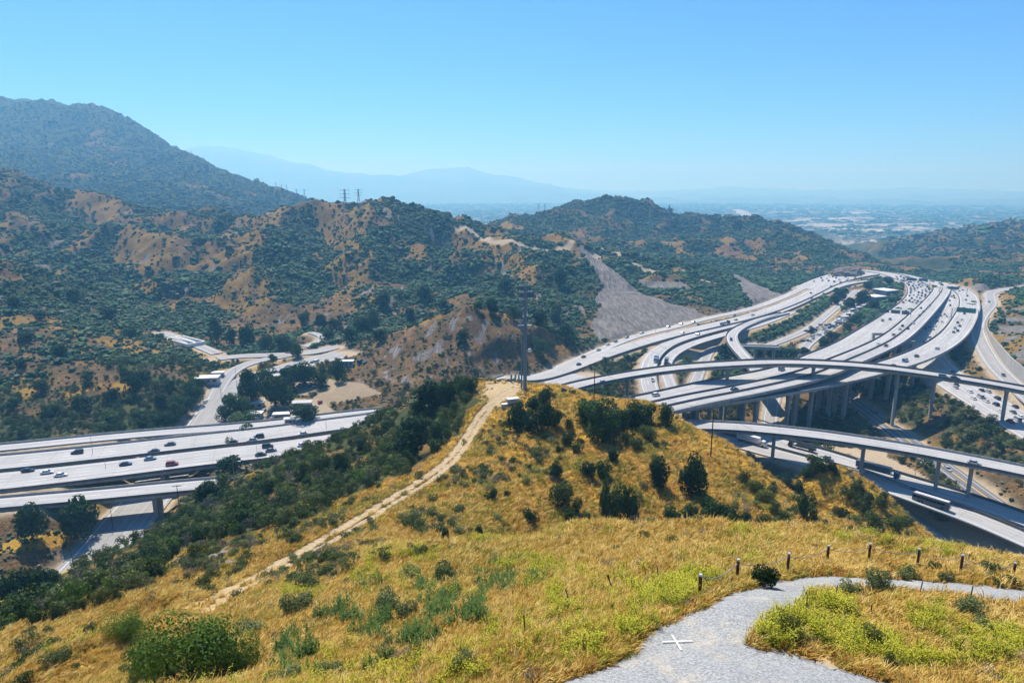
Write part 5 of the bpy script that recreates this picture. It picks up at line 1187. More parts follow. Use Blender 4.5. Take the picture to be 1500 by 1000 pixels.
def at_s(nm, s_, off):
    P = ROADS[nm]['P']; d = np.concatenate([[0], np.cumsum(np.linalg.norm(np.diff(P[:, :2], axis=0), axis=1))])
    i = int(np.clip(np.searchsorted(d, s_) - 1, 0, len(P) - 2)); k = (s_ - d[i]) / (d[i + 1] - d[i] + 1e-9); q = P[i] + (P[i + 1] - P[i]) * k; T = P[i + 1] - P[i]; s = np.hypot(T[0], T[1])
    return (q[0] + T[1] / s * off, q[1] - T[0] / s * off, q[2] + 0.05), math.atan2(T[1], T[0]), d[-1]
HUMAN = {'black': 'black', 'dark blue': 'dark blue', 'white': 'white', 'silver': 'silver', 'grey': 'dark grey', 'red': 'dark red', 'pale blue': 'pale blue', 'beige': 'beige'}
CARPOS = []
def cars(nm, rows, where, group, flip=False, detail=2):
    rows = sorted(rows, key=lambda r: r[0])
    from collections import Counter
    cnt = Counter((r[3] if len(r) > 3 else 'sedan', r[2]) for r in rows); seen = Counter()
    for r in rows:
        kind = r[3] if len(r) > 3 else 'sedan'; key = (kind, r[2]); word = {'sedan': 'car', 'suv': 'sport utility car', 'van': 'van', 'pickup': 'pickup truck'}[kind]
        o_ = ordinal(seen[key], cnt[key]).strip(); seen[key] += 1
        lab = ((o_ + ' ' if 'most' in o_ else '') + HUMAN[r[2]] + ' ' + word + ' ' + where + (', ' + o_ if o_ and 'most' not in o_ else ''))
        loc, rz, rx = on_road(nm, r[0], r[1], r[4] if len(r) > 4 else flip)
        if any((loc[0] - c[0]) ** 2 + (loc[1] - c[1]) ** 2 < 3.2 ** 2 for c in CARPOS): continue
        CARPOS.append(loc); make_car(kind, r[2], loc, rz, rx, lab, group, detail)
cars('left_main_far', [(113,662,'black','suv'),(225,661,'black'),(249,650,'grey'),(340,649,'black'),(369,644,'silver'),(379,639,'black','suv'),(447,643,'white')], 'on the far carriageway of the left freeway', 'cars on the left freeway', True)
cars('left_main_near', [(41,688,'black'),(69,691,'white'),(89,695,'white'),(184,679,'dark blue'),(252,679,'red','suv'),(220,671,'pale blue'),(392,653,'black','suv'),(397,659,'grey'),(382,665,'black'),(443,651,'white')], 'on the near carriageway of the left freeway', 'cars on the left freeway')
cars('canyon_road', [(301,588,'silver')], 'alone on the canyon road', 'cars on the canyon roads')
cars('right_viaduct', [(1002,590,'dark blue')], 'on the viaduct just past the knoll skyline', 'cars on the right viaduct', True)
cars('middle_flyover', [(1076,569,'black')], 'alone on the lower stretch of the divided viaduct', 'cars on the divided viaduct', True)
cars('jam_lanes', [(924,582,'black'),(961,578,'white','suv'),(1145,541,'pale blue','van')], 'on the outermost viaduct lanes near the knoll', 'cars on the crowded viaduct', True)
cars('high_flyover', [(884,559,'silver'),(1382,551,'pale blue','suv'),(1399,553,'black')], 'on the highest flyover', 'cars on the highest flyover')
cars('low_flyover', [(1427,677,'silver')], 'alone on the lower flyover', None)
cars('lower_far', [(1212,671,'silver')], 'on the lower freeway left of the pier', None)
cars('old_road', [(1388,686,'silver'),(1247,585,'red'),(1281,603,'dark blue')], 'on the two-lane old road', 'cars on the old road')
cars('link_ramp', [(1071,497,'black','suv')], 'on the short single-lane ramp', None, False, 1)
cars('east_main_near', [(1022,489,'black'),(1137,457,'black','suv'),(1189,437,'grey'),(1207,430,'black'),(956,557,'silver')], 'on the near lanes of the hillside freeway', 'cars on the hillside freeway', True, 1)
cars('east_main_far', [(848,533,'dark blue'),(1103,461,'silver'),(1188,429,'black'),(1078,468,'grey'),(1000,487,'white'),(1240,410,'white'),(1218,419,'grey')], 'on the far lanes of the hillside freeway', 'cars on the hillside freeway', False, 1)
cars('hillside_collector', [(855,522,'black'),(877,512,'silver'),(876,502,'white'),(915,493,'black'),(939,487,'white'),(979,478,'silver'),(998,474,'white'),(1016,471,'black'),(891,498,'grey')], 'on the narrow road along the hillside', 'cars on the hillside road', False, 1)
cars('right_frontage', [(1449,442,'dark blue'),(1470,549,'grey')], 'on the frontage road at right', 'cars on the frontage road', False, 1)
cars('ground_lanes', [(1347,508,'black','suv'),(1354,501,'black','suv'),(1362,494,'white','van'),(1360,489,'silver'),(1367,482,'silver'),(1370,477,'white'),(1356,481,'grey'),(1362,478,'black'),(1373,470,'black'),(1372,465,'black'),(1378,462,'grey'),(1384,460,'silver'),(1377,456,'black'),(1376,451,'grey'),(1392,447,'black'),(1391,440,'grey'),(1397,433,'black'),(1398,436,'dark blue'),(1394,434,'silver'),(1387,463,'white'),(1380,471,'white')], 'on the open lanes between the viaducts', 'cars on the open lanes', True, 1)
cars('ground_lanes', [(1400,567,'silver'),(1408,569,'grey'),(1421,573,'white'),(1438,571,'black'),(1450,573,'silver'),(1461,583,'black','suv'),(1426,583,'white'),(1436,581,'silver','van'),(1441,584,'grey'),(1445,587,'white'),(1459,592,'black','suv'),(1467,602,'white'),(1488,595,'black'),(1490,614,'silver','van'),(1480,617,'red','pickup'),(1484,603,'grey'),(1495,610,'white'),(1391,557,'grey'),(1396,545,'black','suv'),(1401,563,'dark blue')], 'where the open lanes emerge at right', 'cars at the right edge', True)
cars('right_viaduct', [(1403,472,'dark blue'),(1406,477,'grey'),(1403,484,'black'),(1399,480,'silver'),(1397,486,'grey'),(1413,459,'black'),(1412,451,'grey'),(1417,433,'black'),(1415,439,'grey'),(1373,510,'silver'),(1326,528,'pale blue','van'),(1343,521,'black'),(1309,535,'grey'),(1409,468,'white')], 'on the curving right viaduct', 'cars on the right viaduct', True, 1)
cars('middle_flyover', [(1338,473,'silver'),(1330,481,'black'),(1322,477,'black'),(1318,482,'silver'),(1309,490,'grey'),(1298,506,'black'),(1286,504,'white'),(1353,456,'grey'),(1347,462,'black'),(1359,450,'silver'),(1362,447,'grey'),(1349,451,'black')], 'on the upper bend of the divided viaduct', 'cars on the divided viaduct', False, 1)
# jam: filled lane by lane
def stream(nm, s0, s1, lanes, gap, where, group, flip, side=0, k0=0, seedv=5, jitter=0.5, kinds=('sedan', 'sedan', 'suv', 'van', 'pickup')):
    q = random.Random(seedv); W_ = ROADS[nm]['w']
    for ln in lanes:
        s_ = s0 + q.uniform(0, gap)
        while s_ < s1:
            off = -W_ / 2 + 2.6 + ln * 3.6
            loc, rz, tot = at_s(nm, s_, off + q.uniform(-.25, .25))
            if not any((loc[0] - c[0]) ** 2 + (loc[1] - c[1]) ** 2 < 5.0 ** 2 for c in CARPOS):
                col = q.choice(['white', 'white', 'silver', 'silver', 'black', 'black', 'grey', 'dark blue', 'pale blue', 'red'] if q.random() < 0.9 else ['beige']); kind = q.choice(kinds)
                word = {'sedan': 'car', 'suv': 'sport utility car', 'van': 'van', 'pickup': 'pickup truck'}[kind]
                CARPOS.append(loc); make_car(kind, col, loc, rz + (math.pi if flip else 0), 0, 'small ' + HUMAN[col] + ' ' + word + ' ' + where, group, 0)
            s_ += gap * q.uniform(0.75, 1.6)
stream('jam_lanes', 80, 225, [0, 1, 2, 3, 4, 5], 12.5, 'in the traffic jam on the crowded bend', 'cars in the traffic jam on the bend', True, seedv=11)
stream('jam_lanes', 225, 330, [0, 1, 2, 3, 4, 5], 17, 'thinning out on the crowded viaduct below the gantry', 'cars on the crowded viaduct below the gantry', True, seedv=12)
stream('jam_lanes', 330, 470, [0, 1, 2, 3, 4], 60, 'spread along the crowded viaduct before the high flyover', 'cars on the crowded viaduct before the flyover', True, seedv=13)
stream('trunk', 70, 190, [1, 3, 5, 7, 9, 10], 28, 'far off on the freeway crest', 'cars on the distant freeway crest', True, seedv=14)
stream('ground_lanes', 30, 130, [0, 1, 2, 3, 4], 34, 'on the distant top of the open lanes', 'cars on the distant open lanes', True, seedv=15)
# trucks and coach
def lorry(loc, rz, cabcol, boxcol, L_, label, cat, name, coach=False, flat=False):
    t = empty(name, loc, rz); tag(t, label, cat)
    if coach:
        MB().loft([[(x, -1.25, 0.45), (x, 1.25, 0.45), (x, 1.27, 2.9), (x, 1.05, 3.45), (x, -1.05, 3.45), (x, -1.27, 2.9)] for x in (-L_ / 2, L_ / 2 - 0.3)] + [[(L_ / 2, -1.2, 0.5), (L_ / 2, 1.2, 0.5), (L_ / 2 - .05, 1.2, 2.7), (L_ / 2 - .35, 1.0, 3.3), (L_ / 2 - .35, -1.0, 3.3), (L_ / 2 - .05, -1.2, 2.7)]]).build('body', PAINT[cabcol], t)
        MB().box((0, 0, 3.5), (L_ - 1.2, 1.9, 0.12)).build('roof', PAINT[boxcol], t)
        n_ = 8
        for sy in (-1, 1):
            for i in range(n_): MB().box((-L_ / 2 + 1.1 + i * (L_ - 2) / n_, sy * 1.275, 2.25), ((L_ - 2) / n_ - 0.12, 0.05, 1.05)).build('window', GLASS, t)
        MB().box((L_ / 2 - 0.02, 0, 2.0), (0.06, 2.1, 1.3)).build('windscreen', GLASS, t)
    else:
        cx = L_ / 2 - 1.2
        MB().loft([[(cx - 1.1, -1.2, .5), (cx - 1.1, 1.2, .5), (cx - 1.1, 1.2, 3.0), (cx - 1.1, -1.2, 3.0)], [(cx + .5, -1.2, .5), (cx + .5, 1.2, .5), (cx + .35, 1.1, 2.7), (cx + .35, -1.1, 2.7)], [(cx + 1.2, -1.15, .5), (cx + 1.2, 1.15, .5), (cx + 1.15, 1.1, 1.7), (cx + 1.15, -1.1, 1.7)]]).build('cab', PAINT[cabcol], t)
        MB().box((cx + 0.5, 0, 2.2), (0.5, 2.05, 0.8)).build('windscreen', GLASS, t)
        MB().box((-1.3, 0, 1.0), (L_ - 2.8, 1.0, 0.3)).build('chassis', BLK, t)
        if flat: MB().box((-1.6, 0, 1.5), (L_ - 4, 2.4, 0.9)).build('load', PAINT[boxcol], t)
        else: MB().box((-1.6, 0, 2.55), (L_ - 3.8, 2.55, 2.75)).build('trailer', PAINT[boxcol], t)
    xs = (-L_ / 2 + 1.6, -L_ / 2 + 2.9, L_ / 2 - 1.5) if not coach else (-L_ / 2 + 2.6, -L_ / 2 + 3.8, L_ / 2 - 2.4)
    for x in xs:
        for sy in (-1, 1):
            o = bpy.data.objects.new('wheel', WHEEL); COL.objects.link(o); o.parent = t; o.location = (x, sy * 1.12, 0.5); o.scale = (1.5, 1.6, 1.5)
for (nm, u, v, cc, bc, L_, lab, cat, name, coach, flat, fl) in [
 ('lower_near', 1104, 646, 'white', 'white', 15, 'white tractor and trailer on the lower freeway near the knoll', 'lorry', 'articulated_lorry', False, False, False),
 ('lower_far', 1175, 656, 'black', 'black', 13, 'low dark flatbed truck on the lower freeway', 'truck', 'flatbed_truck', False, True, True),
 ('lower_far', 1285, 691, 'dark blue', 'grey', 18, 'long dark box lorry passing under the lower flyover', 'lorry', 'articulated_lorry', False, False, False),
 ('lower_near', 1364, 737, 'grey', 'white', 13.5, 'long coach with a white roof on the lower freeway', 'coach', 'coach', True, False, False),
 ('east_ramp_loop', 976, 533, 'black', 'grey', 10, 'dark box truck on the looping lanes behind the high flyover', 'truck', 'box_truck', False, False, True),
 ('east_main_near', 970, 528, 'pale blue', 'silver', 9, 'pale box truck beside the dark one on the looping lanes', 'truck', 'box_truck', False, False, True),
 ('east_main_far', 1062, 474, 'black', 'dark blue', 13, 'long dark truck on the hillside freeway', 'lorry', 'articulated_lorry', False, True, False),
 ('truck_lane', 1232, 472, 'white', 'white', 12, 'white box truck parked in the yard lane', 'truck', 'box_truck', False, False, False)]:
    loc, rz, rx = on_road(nm, u, v, fl); lorry(loc, rz, cc, bc, L_, lab, cat, name, coach, flat)
# the yard: parked vehicles
q = random.Random(21)
spots = []
for i in range(56):
    k = q.random(); u = 1180 + 92 * k + q.uniform(-9, 9); v = 500 - 50 * k + q.uniform(-9, 6); g = hit(u, v, 400, 1200)
    if g and all((g[0] - s_[0]) ** 2 + (g[1] - s_[1]) ** 2 > 16 for s_ in spots): spots.append(g)
P_ = ROADS['truck_lane']['P']
for g in spots:
    i = int(np.argmin(np.hypot(P_[:, 0] - g[0], P_[:, 1] - g[1]))); T = P_[min(i + 1, len(P_) - 1)] - P_[max(i - 1, 0)]; col = q.choice(['white', 'white', 'white', 'silver', 'black', 'pale blue', 'dark blue', 'beige']); kind = q.choice(['sedan', 'van', 'pickup', 'suv'])
    word = {'sedan': 'car', 'suv': 'sport utility car', 'van': 'van', 'pickup': 'pickup truck'}[kind]
    zz = max(g[2], P_[i, 2] + 0.05 if math.hypot(P_[i, 0] - g[0], P_[i, 1] - g[1]) < 4.5 else g[2])
    make_car(kind, col, (g[0], g[1], zz), math.atan2(T[1], T[0]) + q.choice([0, 1.57, 1.57]), 0, 'small ' + HUMAN[col] + ' ' + word + ' parked in the long yard between the freeways', 'vehicles parked in the yard', 0)
for i, (u, v, c, w_) in enumerate([(441,565,'white',''),(449,564,'silver',''),(457,566,'black',''),(464,566,'white',''),(471,567,'pale blue',''),(478,567,'black','')]):
    g = hit(u, v, 300, 600); make_car('sedan' if i % 2 else 'pickup', c, g, 0.5, 0, ordinal(i, 6).strip() + ' ' * bool(ordinal(i, 6)) + 'parked ' + c + ' vehicle on the cut ledge above the compound', 'vehicles parked on the ledge', 1)
for i, (u, v, c) in enumerate([(402,547,'white'),(409,546,'pale blue'),(416,545,'white'),(424,543,'dark blue'),(431,541,'white'),(438,539,'silver'),(528,531,'black'),(535,531,'pale blue'),(458,532,'dark blue'),(464,531,'white')]):
    g = hit(u, v, 300, 700); make_car('van' if i % 3 == 0 else 'sedan', c, g, 1.2, 0, ordinal(i, 10).strip() + ' ' + 'parked ' + c + ' vehicle in the strip lot above the compound', 'vehicles in the strip lot', 1)
# ------------------------------------------------------------------ buildings, poles, pylons, signs, fence
STEEL = simple('weathered_steel', (0.15, 0.22, 0.27), 0.6, 0.1); GALV = simple('galvanised_steel', (0.30, 0.32, 0.33), 0.45, 0.6)
WOOD = simple('creosoted_wood', (0.055, 0.035, 0.025), 0.9, var=0.3); POSTW = simple('brown_post_wood', (0.10, 0.045, 0.022), 0.85, var=0.35, sc=9)
CAPM = simple('bare_metal_cap', (0.55, 0.55, 0.53), 0.4, 0.4); RUST = simple('rusty_iron', (0.07, 0.05, 0.035), 0.85, var=0.4)
CER = simple('insulator', (0.50, 0.56, 0.60), 0.25); WHT = simple('white_enamel', (0.72, 0.72, 0.70), 0.5); ROOFW = simple('white_roof', (0.66, 0.66, 0.63), 0.75); WALLB = simple('pale_wall', (0.42, 0.43, 0.42), 0.8); GREYB = simple('grey_cladding', (0.20, 0.23, 0.25), 0.6)
GREENS = simple('green_sign', (0.008, 0.16, 0.10), 0.5); DARKS = simple('dark_sign_back', (0.03, 0.06, 0.08), 0.6); DKW = simple('dark_opening', (0.015, 0.018, 0.02), 0.5)
WIRE = simple('cable', (0.10, 0.11, 0.12), 0.6)
def pole(u, v, vtop, label, name='utility_pole', cat='utility pole', group=None, arms=0, mat_=None, r=0.16, dmin=8, dmax=3000, lean=(0, 0), lamp=0):
    g = hit(u, v, dmin, dmax)
    if not g: return None
    H_ = (v - vtop) * project(*g)[2] / 1000.0 * 1.03; mat_ = mat_ or WOOD
    t = empty(name, g); tag(t, label, cat, group)
    top = Vector((lean[0] * H_, lean[1] * H_, H_)); MB().tube([(0, 0, -0.4), top * 0.5, top], [r, r * 0.85, r * 0.65], 8).build('pole', mat_, t)
    for i in range(arms):
        z = H_ * (0.965 - i * 0.06); MB().box((0, -r, z), (2.5, 0.14, 0.16), 0.25).build('crossarm', mat_, t)
        mb = MB()
        for x in (-1.1, -0.5, 0.5, 1.1): mb.tube([(x * math.cos(.25), x * math.sin(.25) - r, z + 0.08), (x * math.cos(.25), x * math.sin(.25) - r, z + 0.34)], [0.06, 0.05], 6)
        o = mb.build('insulators', CER, t); o['kind'] = 'stuff'
    if lamp:
        MB().tube([(0, 0, H_), (0.2, 0, H_ + 0.35), (1.6, 0, H_ + 0.5)], 0.05, 5).build('lamp_arm', mat_, t); MB().box((1.9, 0, H_ + 0.48), (0.8, 0.3, 0.14)).build('lamp_head', WHT, t)
    t['h'] = H_; return t
# the big steel pole
g = hit(769, 571, 120, 260); f_ = project(*g)[2]; m1 = f_ / 1000.0; HT = 156 * m1
T1 = empty('transmission_pole', g); tag(T1, 'tall blue-grey steel pole with three crossarms and a dish, on the knoll top', 'transmission pole')
MB().tube([(0, 0, -0.6), (0, 0, HT * 0.45), (0, 0, HT)], [0.6, 0.53, 0.42], 12).build('mast', STEEL, T1)
for i, z in enumerate((HT * 0.985, HT * 0.925, HT * 0.86)):
    a_ = MB(); a_.tube([(-1.9, -0.3, z - 0.1), (0, -0.35, z), (2.2, -0.3, z + 0.35)], 0.17, 6); arm = a_.build('crossarm', GALV, T1)
    for x in (-1.65, -0.95, 0.9, 1.75):
        MB().tube([(x, -0.32, z + 0.05), (x, -0.32, z + 0.5)], [0.2, 0.16], 6).build('insulator', CER, arm)
zp = HT * 0.615
MB().box((-0.2, 0, zp), (4.2, 1.6, 0.22), 0.1).build('platform', STEEL, T1)
for x in (-2.8, -2.2, -1.6, -1.0): MB().tube([(x, 0.1, zp + 0.1), (x, 0.1, zp + 1.6)], [0.15, 0.12], 6).build('switchgear', STEEL, T1)
MB().box((-1.9, 0.1, zp + 1.7), (2.6, 0.2, 0.2)).build('switch_bar', GALV, T1)
dm = MB(); dz = HT * 0.385; dm.loft([[(1.35 + math.cos(a_ * math.pi / 6) * r_, -0.55 - d, dz + math.sin(a_ * math.pi / 6) * r_) for a_ in range(12)] for r_, d in ((0.15, -0.2), (0.62, 0.0), (0.66, 0.12), (0.4, 0.28))]); dish = dm.build('dish', WHT, T1, True); MB().tube([(0, 0, dz), (1.3, -0.4, dz)], 0.07, 5).build('dish_bracket', STEEL, T1)
for x in (-0.42, 0.42): MB().tube([(x, -0.36, 0), (x, -0.36, HT * 0.55)], 0.05, 4).build('conduit', GALV, T1)
pole(764, 570, 490, 'thin dark pole tight against the left of the big steel pole', r=0.26, dmin=120, dmax=260, mat_=STEEL)
pole(785, 562, 504, 'wooden pole just right of the big steel pole', dmin=120, dmax=262)
pole(789, 556, 508, 'thinner wooden pole close behind the one right of the steel pole', dmin=120, dmax=290, r=0.11)
pole(796, 548, 514, 'short distant wooden pole third to the right of the steel pole', dmin=120, dmax=290, r=0.11)
pole(692, 556, 495, 'left one of the twin wooden poles at the pad', dmin=120, dmax=262, r=0.15); pole(697, 556, 497, 'right one of the twin wooden poles at the pad', dmin=120, dmax=262, r=0.15)
# equipment around its base
for i, (u, v, h) in enumerate([(749,560,13),(755,560,14),(760,561,13),(777,556,12),(781,556,14)]):
    g2 = hit(u, v, 120, 262)
    if g2:
        o = MB().tube([(0, 0, -0.2), (0, 0, h * m1)], [0.34, 0.28], 8).build('cable_terminal', STEEL); o.location = g2; tag(o, ordinal(i, 5).strip() + ' grey cable terminal post at the foot of the steel pole', 'cable terminal', 'cable terminals by the steel pole')
for (u, v, w_, h_, lab) in [(751, 590, 15, 7, 'larger pale-topped grey cabinet beside the dirt pad under the steel pole'), (740, 597, 9, 6, 'smaller grey cabinet left of the larger one at the pad edge')]:
    g2 = hit(u, v, 120, 262); t = empty('equipment_cabinet', g2, 0.35); tag(t, lab, 'cabinet')
    W_, H_ = w_ * m1, h_ * m1
    MB().box((0, 0, H_ / 2 - 0.2), (W_, W_ * 0.5, H_)).build('body', GREYB, t); MB().box((0, 0, H_ - 0.12), (W_ + 0.2, W_ * 0.5 + 0.2, 0.16)).build('lid', WHT, t)
    for k in (-1, 0, 1): MB().box((k * W_ * 0.31, -W_ * 0.25 - 0.02, H_ * 0.45), (W_ * 0.28, 0.05, H_ * 0.7)).build('door', WALLB, t)
g2 = hit(733, 603, 120, 262); t = empty('railing', g2, 0.6); tag(t, 'low metal railing left of the grey cabinets', 'railing')
for k in range(5): MB().tube([(-2.4 + k * 1.1, 0, -0.2), (-2.4 + k * 1.1, 0, 1.1)], 0.04, 5).build('post', GALV, t)
for z in (0.6, 1.1): MB().tube([(-2.4, 0, z), (2.0, 0, z)], 0.035, 5).build('rail', GALV, t)
g2 = hit(826, 573, 120, 262)
if g2:
    o = MB().loft([[(-.8, -.5, -.3), (.9, -.5, -.3), (.9, .5, -.3), (-.8, .5, -.3)], [(-.7, -.45, 1.2), (.8, -.45, .7), (.8, .45, .7), (-.7, .45, 1.2)]]).build('concrete_block', BARD); o.location = g2; tag(o, 'dark concrete block on the knoll edge above the lanes', 'concrete block')
# wooden poles on the right of the knoll
pA = pole(870, 590, 540, 'wooden pole rising from the bush clump on the knoll crest', dmin=120, dmax=262, r=0.15)
pB = pole(1041, 668, 600, 'wooden pole casting a shadow on the right knoll slope', dmin=110, dmax=250, r=0.16)
pole(1022, 726, 676, 'thin pale guy pole leaning beside the largest bush', 'guy_pole', 'pole', dmin=90, dmax=250, mat_=GALV, r=0.05, lean=(0.16, 0))
# left side
pole(264, 756, 708, 'wooden pole with crossarm on the dark slope, the upper one', arms=1, dmin=100, dmax=280, r=0.14)
pole(250, 776, 748, 'short wooden pole with crossarm, the lower one on the dark slope', arms=1, dmin=90, dmax=280, r=0.12)
pole(166, 777, 745, 'wooden pole at the foot of the ramp pier', dmin=150, dmax=300, r=0.13)
pole(109, 826, 801, 'leaning pole on the sandy bank at lower left', dmin=90, dmax=300, r=0.1, lean=(-0.15, 0))
for (u, v, vt, lab, lp) in [(157,701,671,'slim light pole on the near carriageway by the pale blue car',0),(378,679,651,'slim light pole by the group of cars on the left freeway',0),(345,718,676,'lamp post standing between the left freeway and its ramp',1),(136,664,634,'light pole on the grassy strip of the left freeway',0),(478,629,616,'small light pole on the far verge of the left freeway',0),
        (348,578,527,'tall utility pole beside the wide canyon road',0),(411,548,530,'light pole above the compound roofs',0),(392,525,510,'light pole at the canyon turnaround',1),(325,590,560,'short pole at the compound fence',0)]:
    pole(u, v, vt, lab, 'light_pole' if 'light' in lab or 'lamp' in lab else 'utility_pole', 'light pole' if 'light' in lab or 'lamp' in lab else 'utility pole', dmin=180, dmax=900, mat_=GALV, r=0.11, lamp=lp)
for i, (u, v, vt) in enumerate([(1054,540,520),(1120,468,452),(1166,455,440),(880,510,494),(960,488,474),(1300,520,500),(1327,500,482),(1391,470,452),(1366,428,412),(1340,700,678),(1440,560,545),(1240,545,528)]):
    pole(u, v, vt, ordinal(i, 12).strip() + ' thin light pole rising from the interchange verge', 'light_pole', 'light pole', 'light poles of the interchange', dmin=200, dmax=1200, mat_=GALV, r=0.12, lamp=1)
# sagging wires
def wire(a_, b_, sag, label, r=0.03):
    a_ = Vector(a_); b_ = Vector(b_); pts = [a_.lerp(b_, k / 14) - Vector((0, 0, sag * 4 * (k / 14) * (1 - k / 14))) for k in range(15)]
    o = MB().tube([p - a_ for p in pts], r, 4).build('power_line', WIRE); o.location = a_; tag(o, label, 'power line', 'power lines')
top = Vector(T1.location) + Vector((1.7, -0.3, HT * 0.985)); farp = Vector(PD(1560, 680, 230))
wire(top, farp, 8, 'highest thin power line running right from the steel pole'); wire(top - Vector((0, 0, 2.5)), farp - Vector((0, 0, 2.5)), 8.6, 'lowest thin power line running right from the steel pole')
if pA and pB: wire(Vector(pA.location) + Vector((0, 0, pA['h'])), Vector(pB.location) + Vector((0, 0, pB['h'])), 1.4, 'power line strung between the two wooden poles on the knoll'); wire(Vector(pB.location) + Vector((0, 0, pB['h'])), PD(1560, 760, 175), 5, 'power line running right from the pole on the knoll slope')
# lattice pylons
def lattice(name, u, v, vtop, label, group=None, wide=0.16, D=None, arms=3, twin=False):
    g = PD(u, v, D) if D else hit(u, v, 300, 4000)
    g = (g[0], g[1], float(grid_z(g[0], g[1])))
    H_ = (CAMZ - tdrop(vtop) * g[1]) - g[2]; t = empty(name, g); tag(t, label, 'pylon', group); W_ = H_ * wide; bs = H_ * 0.004 + 0.08
    xs = (-W_ * 1.1, W_ * 1.1) if twin else (0,)
    for x0 in xs:
        k = 0.6 if twin else 1
        for sx in (-1, 1):
            for sy in (-1, 1): MB().tube([(x0 + sx * W_ * k / 2, sy * W_ * k / 2, -1), (x0 + sx * W_ * 0.12, sy * W_ * 0.12, H_ * 0.6), (x0 + sx * W_ * 0.07, sy * W_ * 0.07, H_)], bs, 4).build('leg', STEEL, t)
        mb = MB()
        for i in range(9):
            z0 = H_ * i / 9; z1 = H_ * (i + 1) / 9; w0 = W_ * k * (0.5 if z0 == 0 else max(0.08, 0.5 - 0.63 * z0 / H_)); w1 = W_ * k * max(0.08, 0.5 - 0.63 * z1 / H_)
            for sy in (-1, 1): mb.tube([(x0 - w0, sy * w0, z0), (x0 + w1, sy * w1, z1)], bs * 0.6, 3); mb.tube([(x0 + w0, sy * w0, z0), (x0 - w1, sy * w1, z1)], bs * 0.6, 3)
        o = mb.build('bracing', STEEL, t); o['kind'] = 'stuff'
    for i in range(arms): MB().tube([(-W_ * (1.6 if twin else 0.8), 0, H_ * (0.95 - 0.13 * i)), (0, 0, H_ * (0.97 - 0.13 * i)), (W_ * (1.6 if twin else 0.8), 0, H_ * (0.95 - 0.13 * i))], bs * 1.3, 4).build('crossarm', STEEL, t)
    return t
lattice('lattice_pylon', 506, 308, 277, 'left one of the two tall pylons on the central ridge', 'pylons on the ridge', 0.24, D=905)
lattice('lattice_pylon', 526, 308, 277, 'right one of the two tall pylons on the central ridge', 'pylons on the ridge', 0.24, D=905)
for i, (u, v, vt, D, tw) in enumerate([(258,226,213,2290,True),(277,234,221,2230,True),(405,284,267,2000,False),(417,288,271,1950,True),(441,298,277,1880,True),(460,308,289,1500,False)]):
    lattice('lattice_pylon', u, v, vt, ordinal(i, 6).strip() + ' faint pylon on the descending shoulder of the big mountain', 'pylons on the mountain shoulder', 0.35 if tw else 0.18, D=D, arms=1 if tw else 3, twin=tw)
lattice('lattice_pylon', 789, 322, 298, 'left of the distant pylon pair before the valley', 'distant pylon pair', 0.2, D=1350); lattice('lattice_pylon', 798, 320, 298, 'right of the distant pylon pair before the valley', 'distant pylon pair', 0.2, D=1380)
# block tower on the second far hill
g = PD(981, 314, 1480); g = (g[0], g[1], float(grid_z(g[0], g[1]))); t = empty('hilltop_building', g, 0.3); tag(t, 'small dark tower building with masts on the far hilltop', 'building')
k = 1.5; MB().box((0, 0, 5), (9, 8, 14)).build('wall', GREYB, t); MB().box((0, 0, 12.3), (9.6, 8.6, 0.6)).build('roof', WALLB, t); MB().box((-1.5, 0, 15), (3, 3, 5)).build('roof_hut', GREYB, t); MB().tube([(-1.5, 0, 17), (-1.5, 0, 22)], 0.4, 5).build('mast', STEEL, t)
for x in (-2.6, 0.2, 2.8): MB().box((x, -4.05, 8), (1.4, 0.15, 2)).build('window', DKW, t)
for i, x in enumerate((8.5, 13.0)):
    o = MB().tube([(0, 0, -2), (0, 0, 14)], [0.6, 0.4], 6).build('radio_mast', STEEL); o.location = (g[0] + x, g[1], float(grid_z(g[0] + x, g[1]))); tag(o, ['nearer', 'outer'][i] + ' thin mast right of the hilltop tower building', 'radio mast')
g = PD(904, 297, 1510); o = MB().box((0, 0, 2.5), (5, 4, 7)).build('summit_hut', GREYB); o.location = (g[0], g[1], float(grid_z(g[0], g[1]))); tag(o, 'tiny hut on the very summit of the second far hill', 'hut')
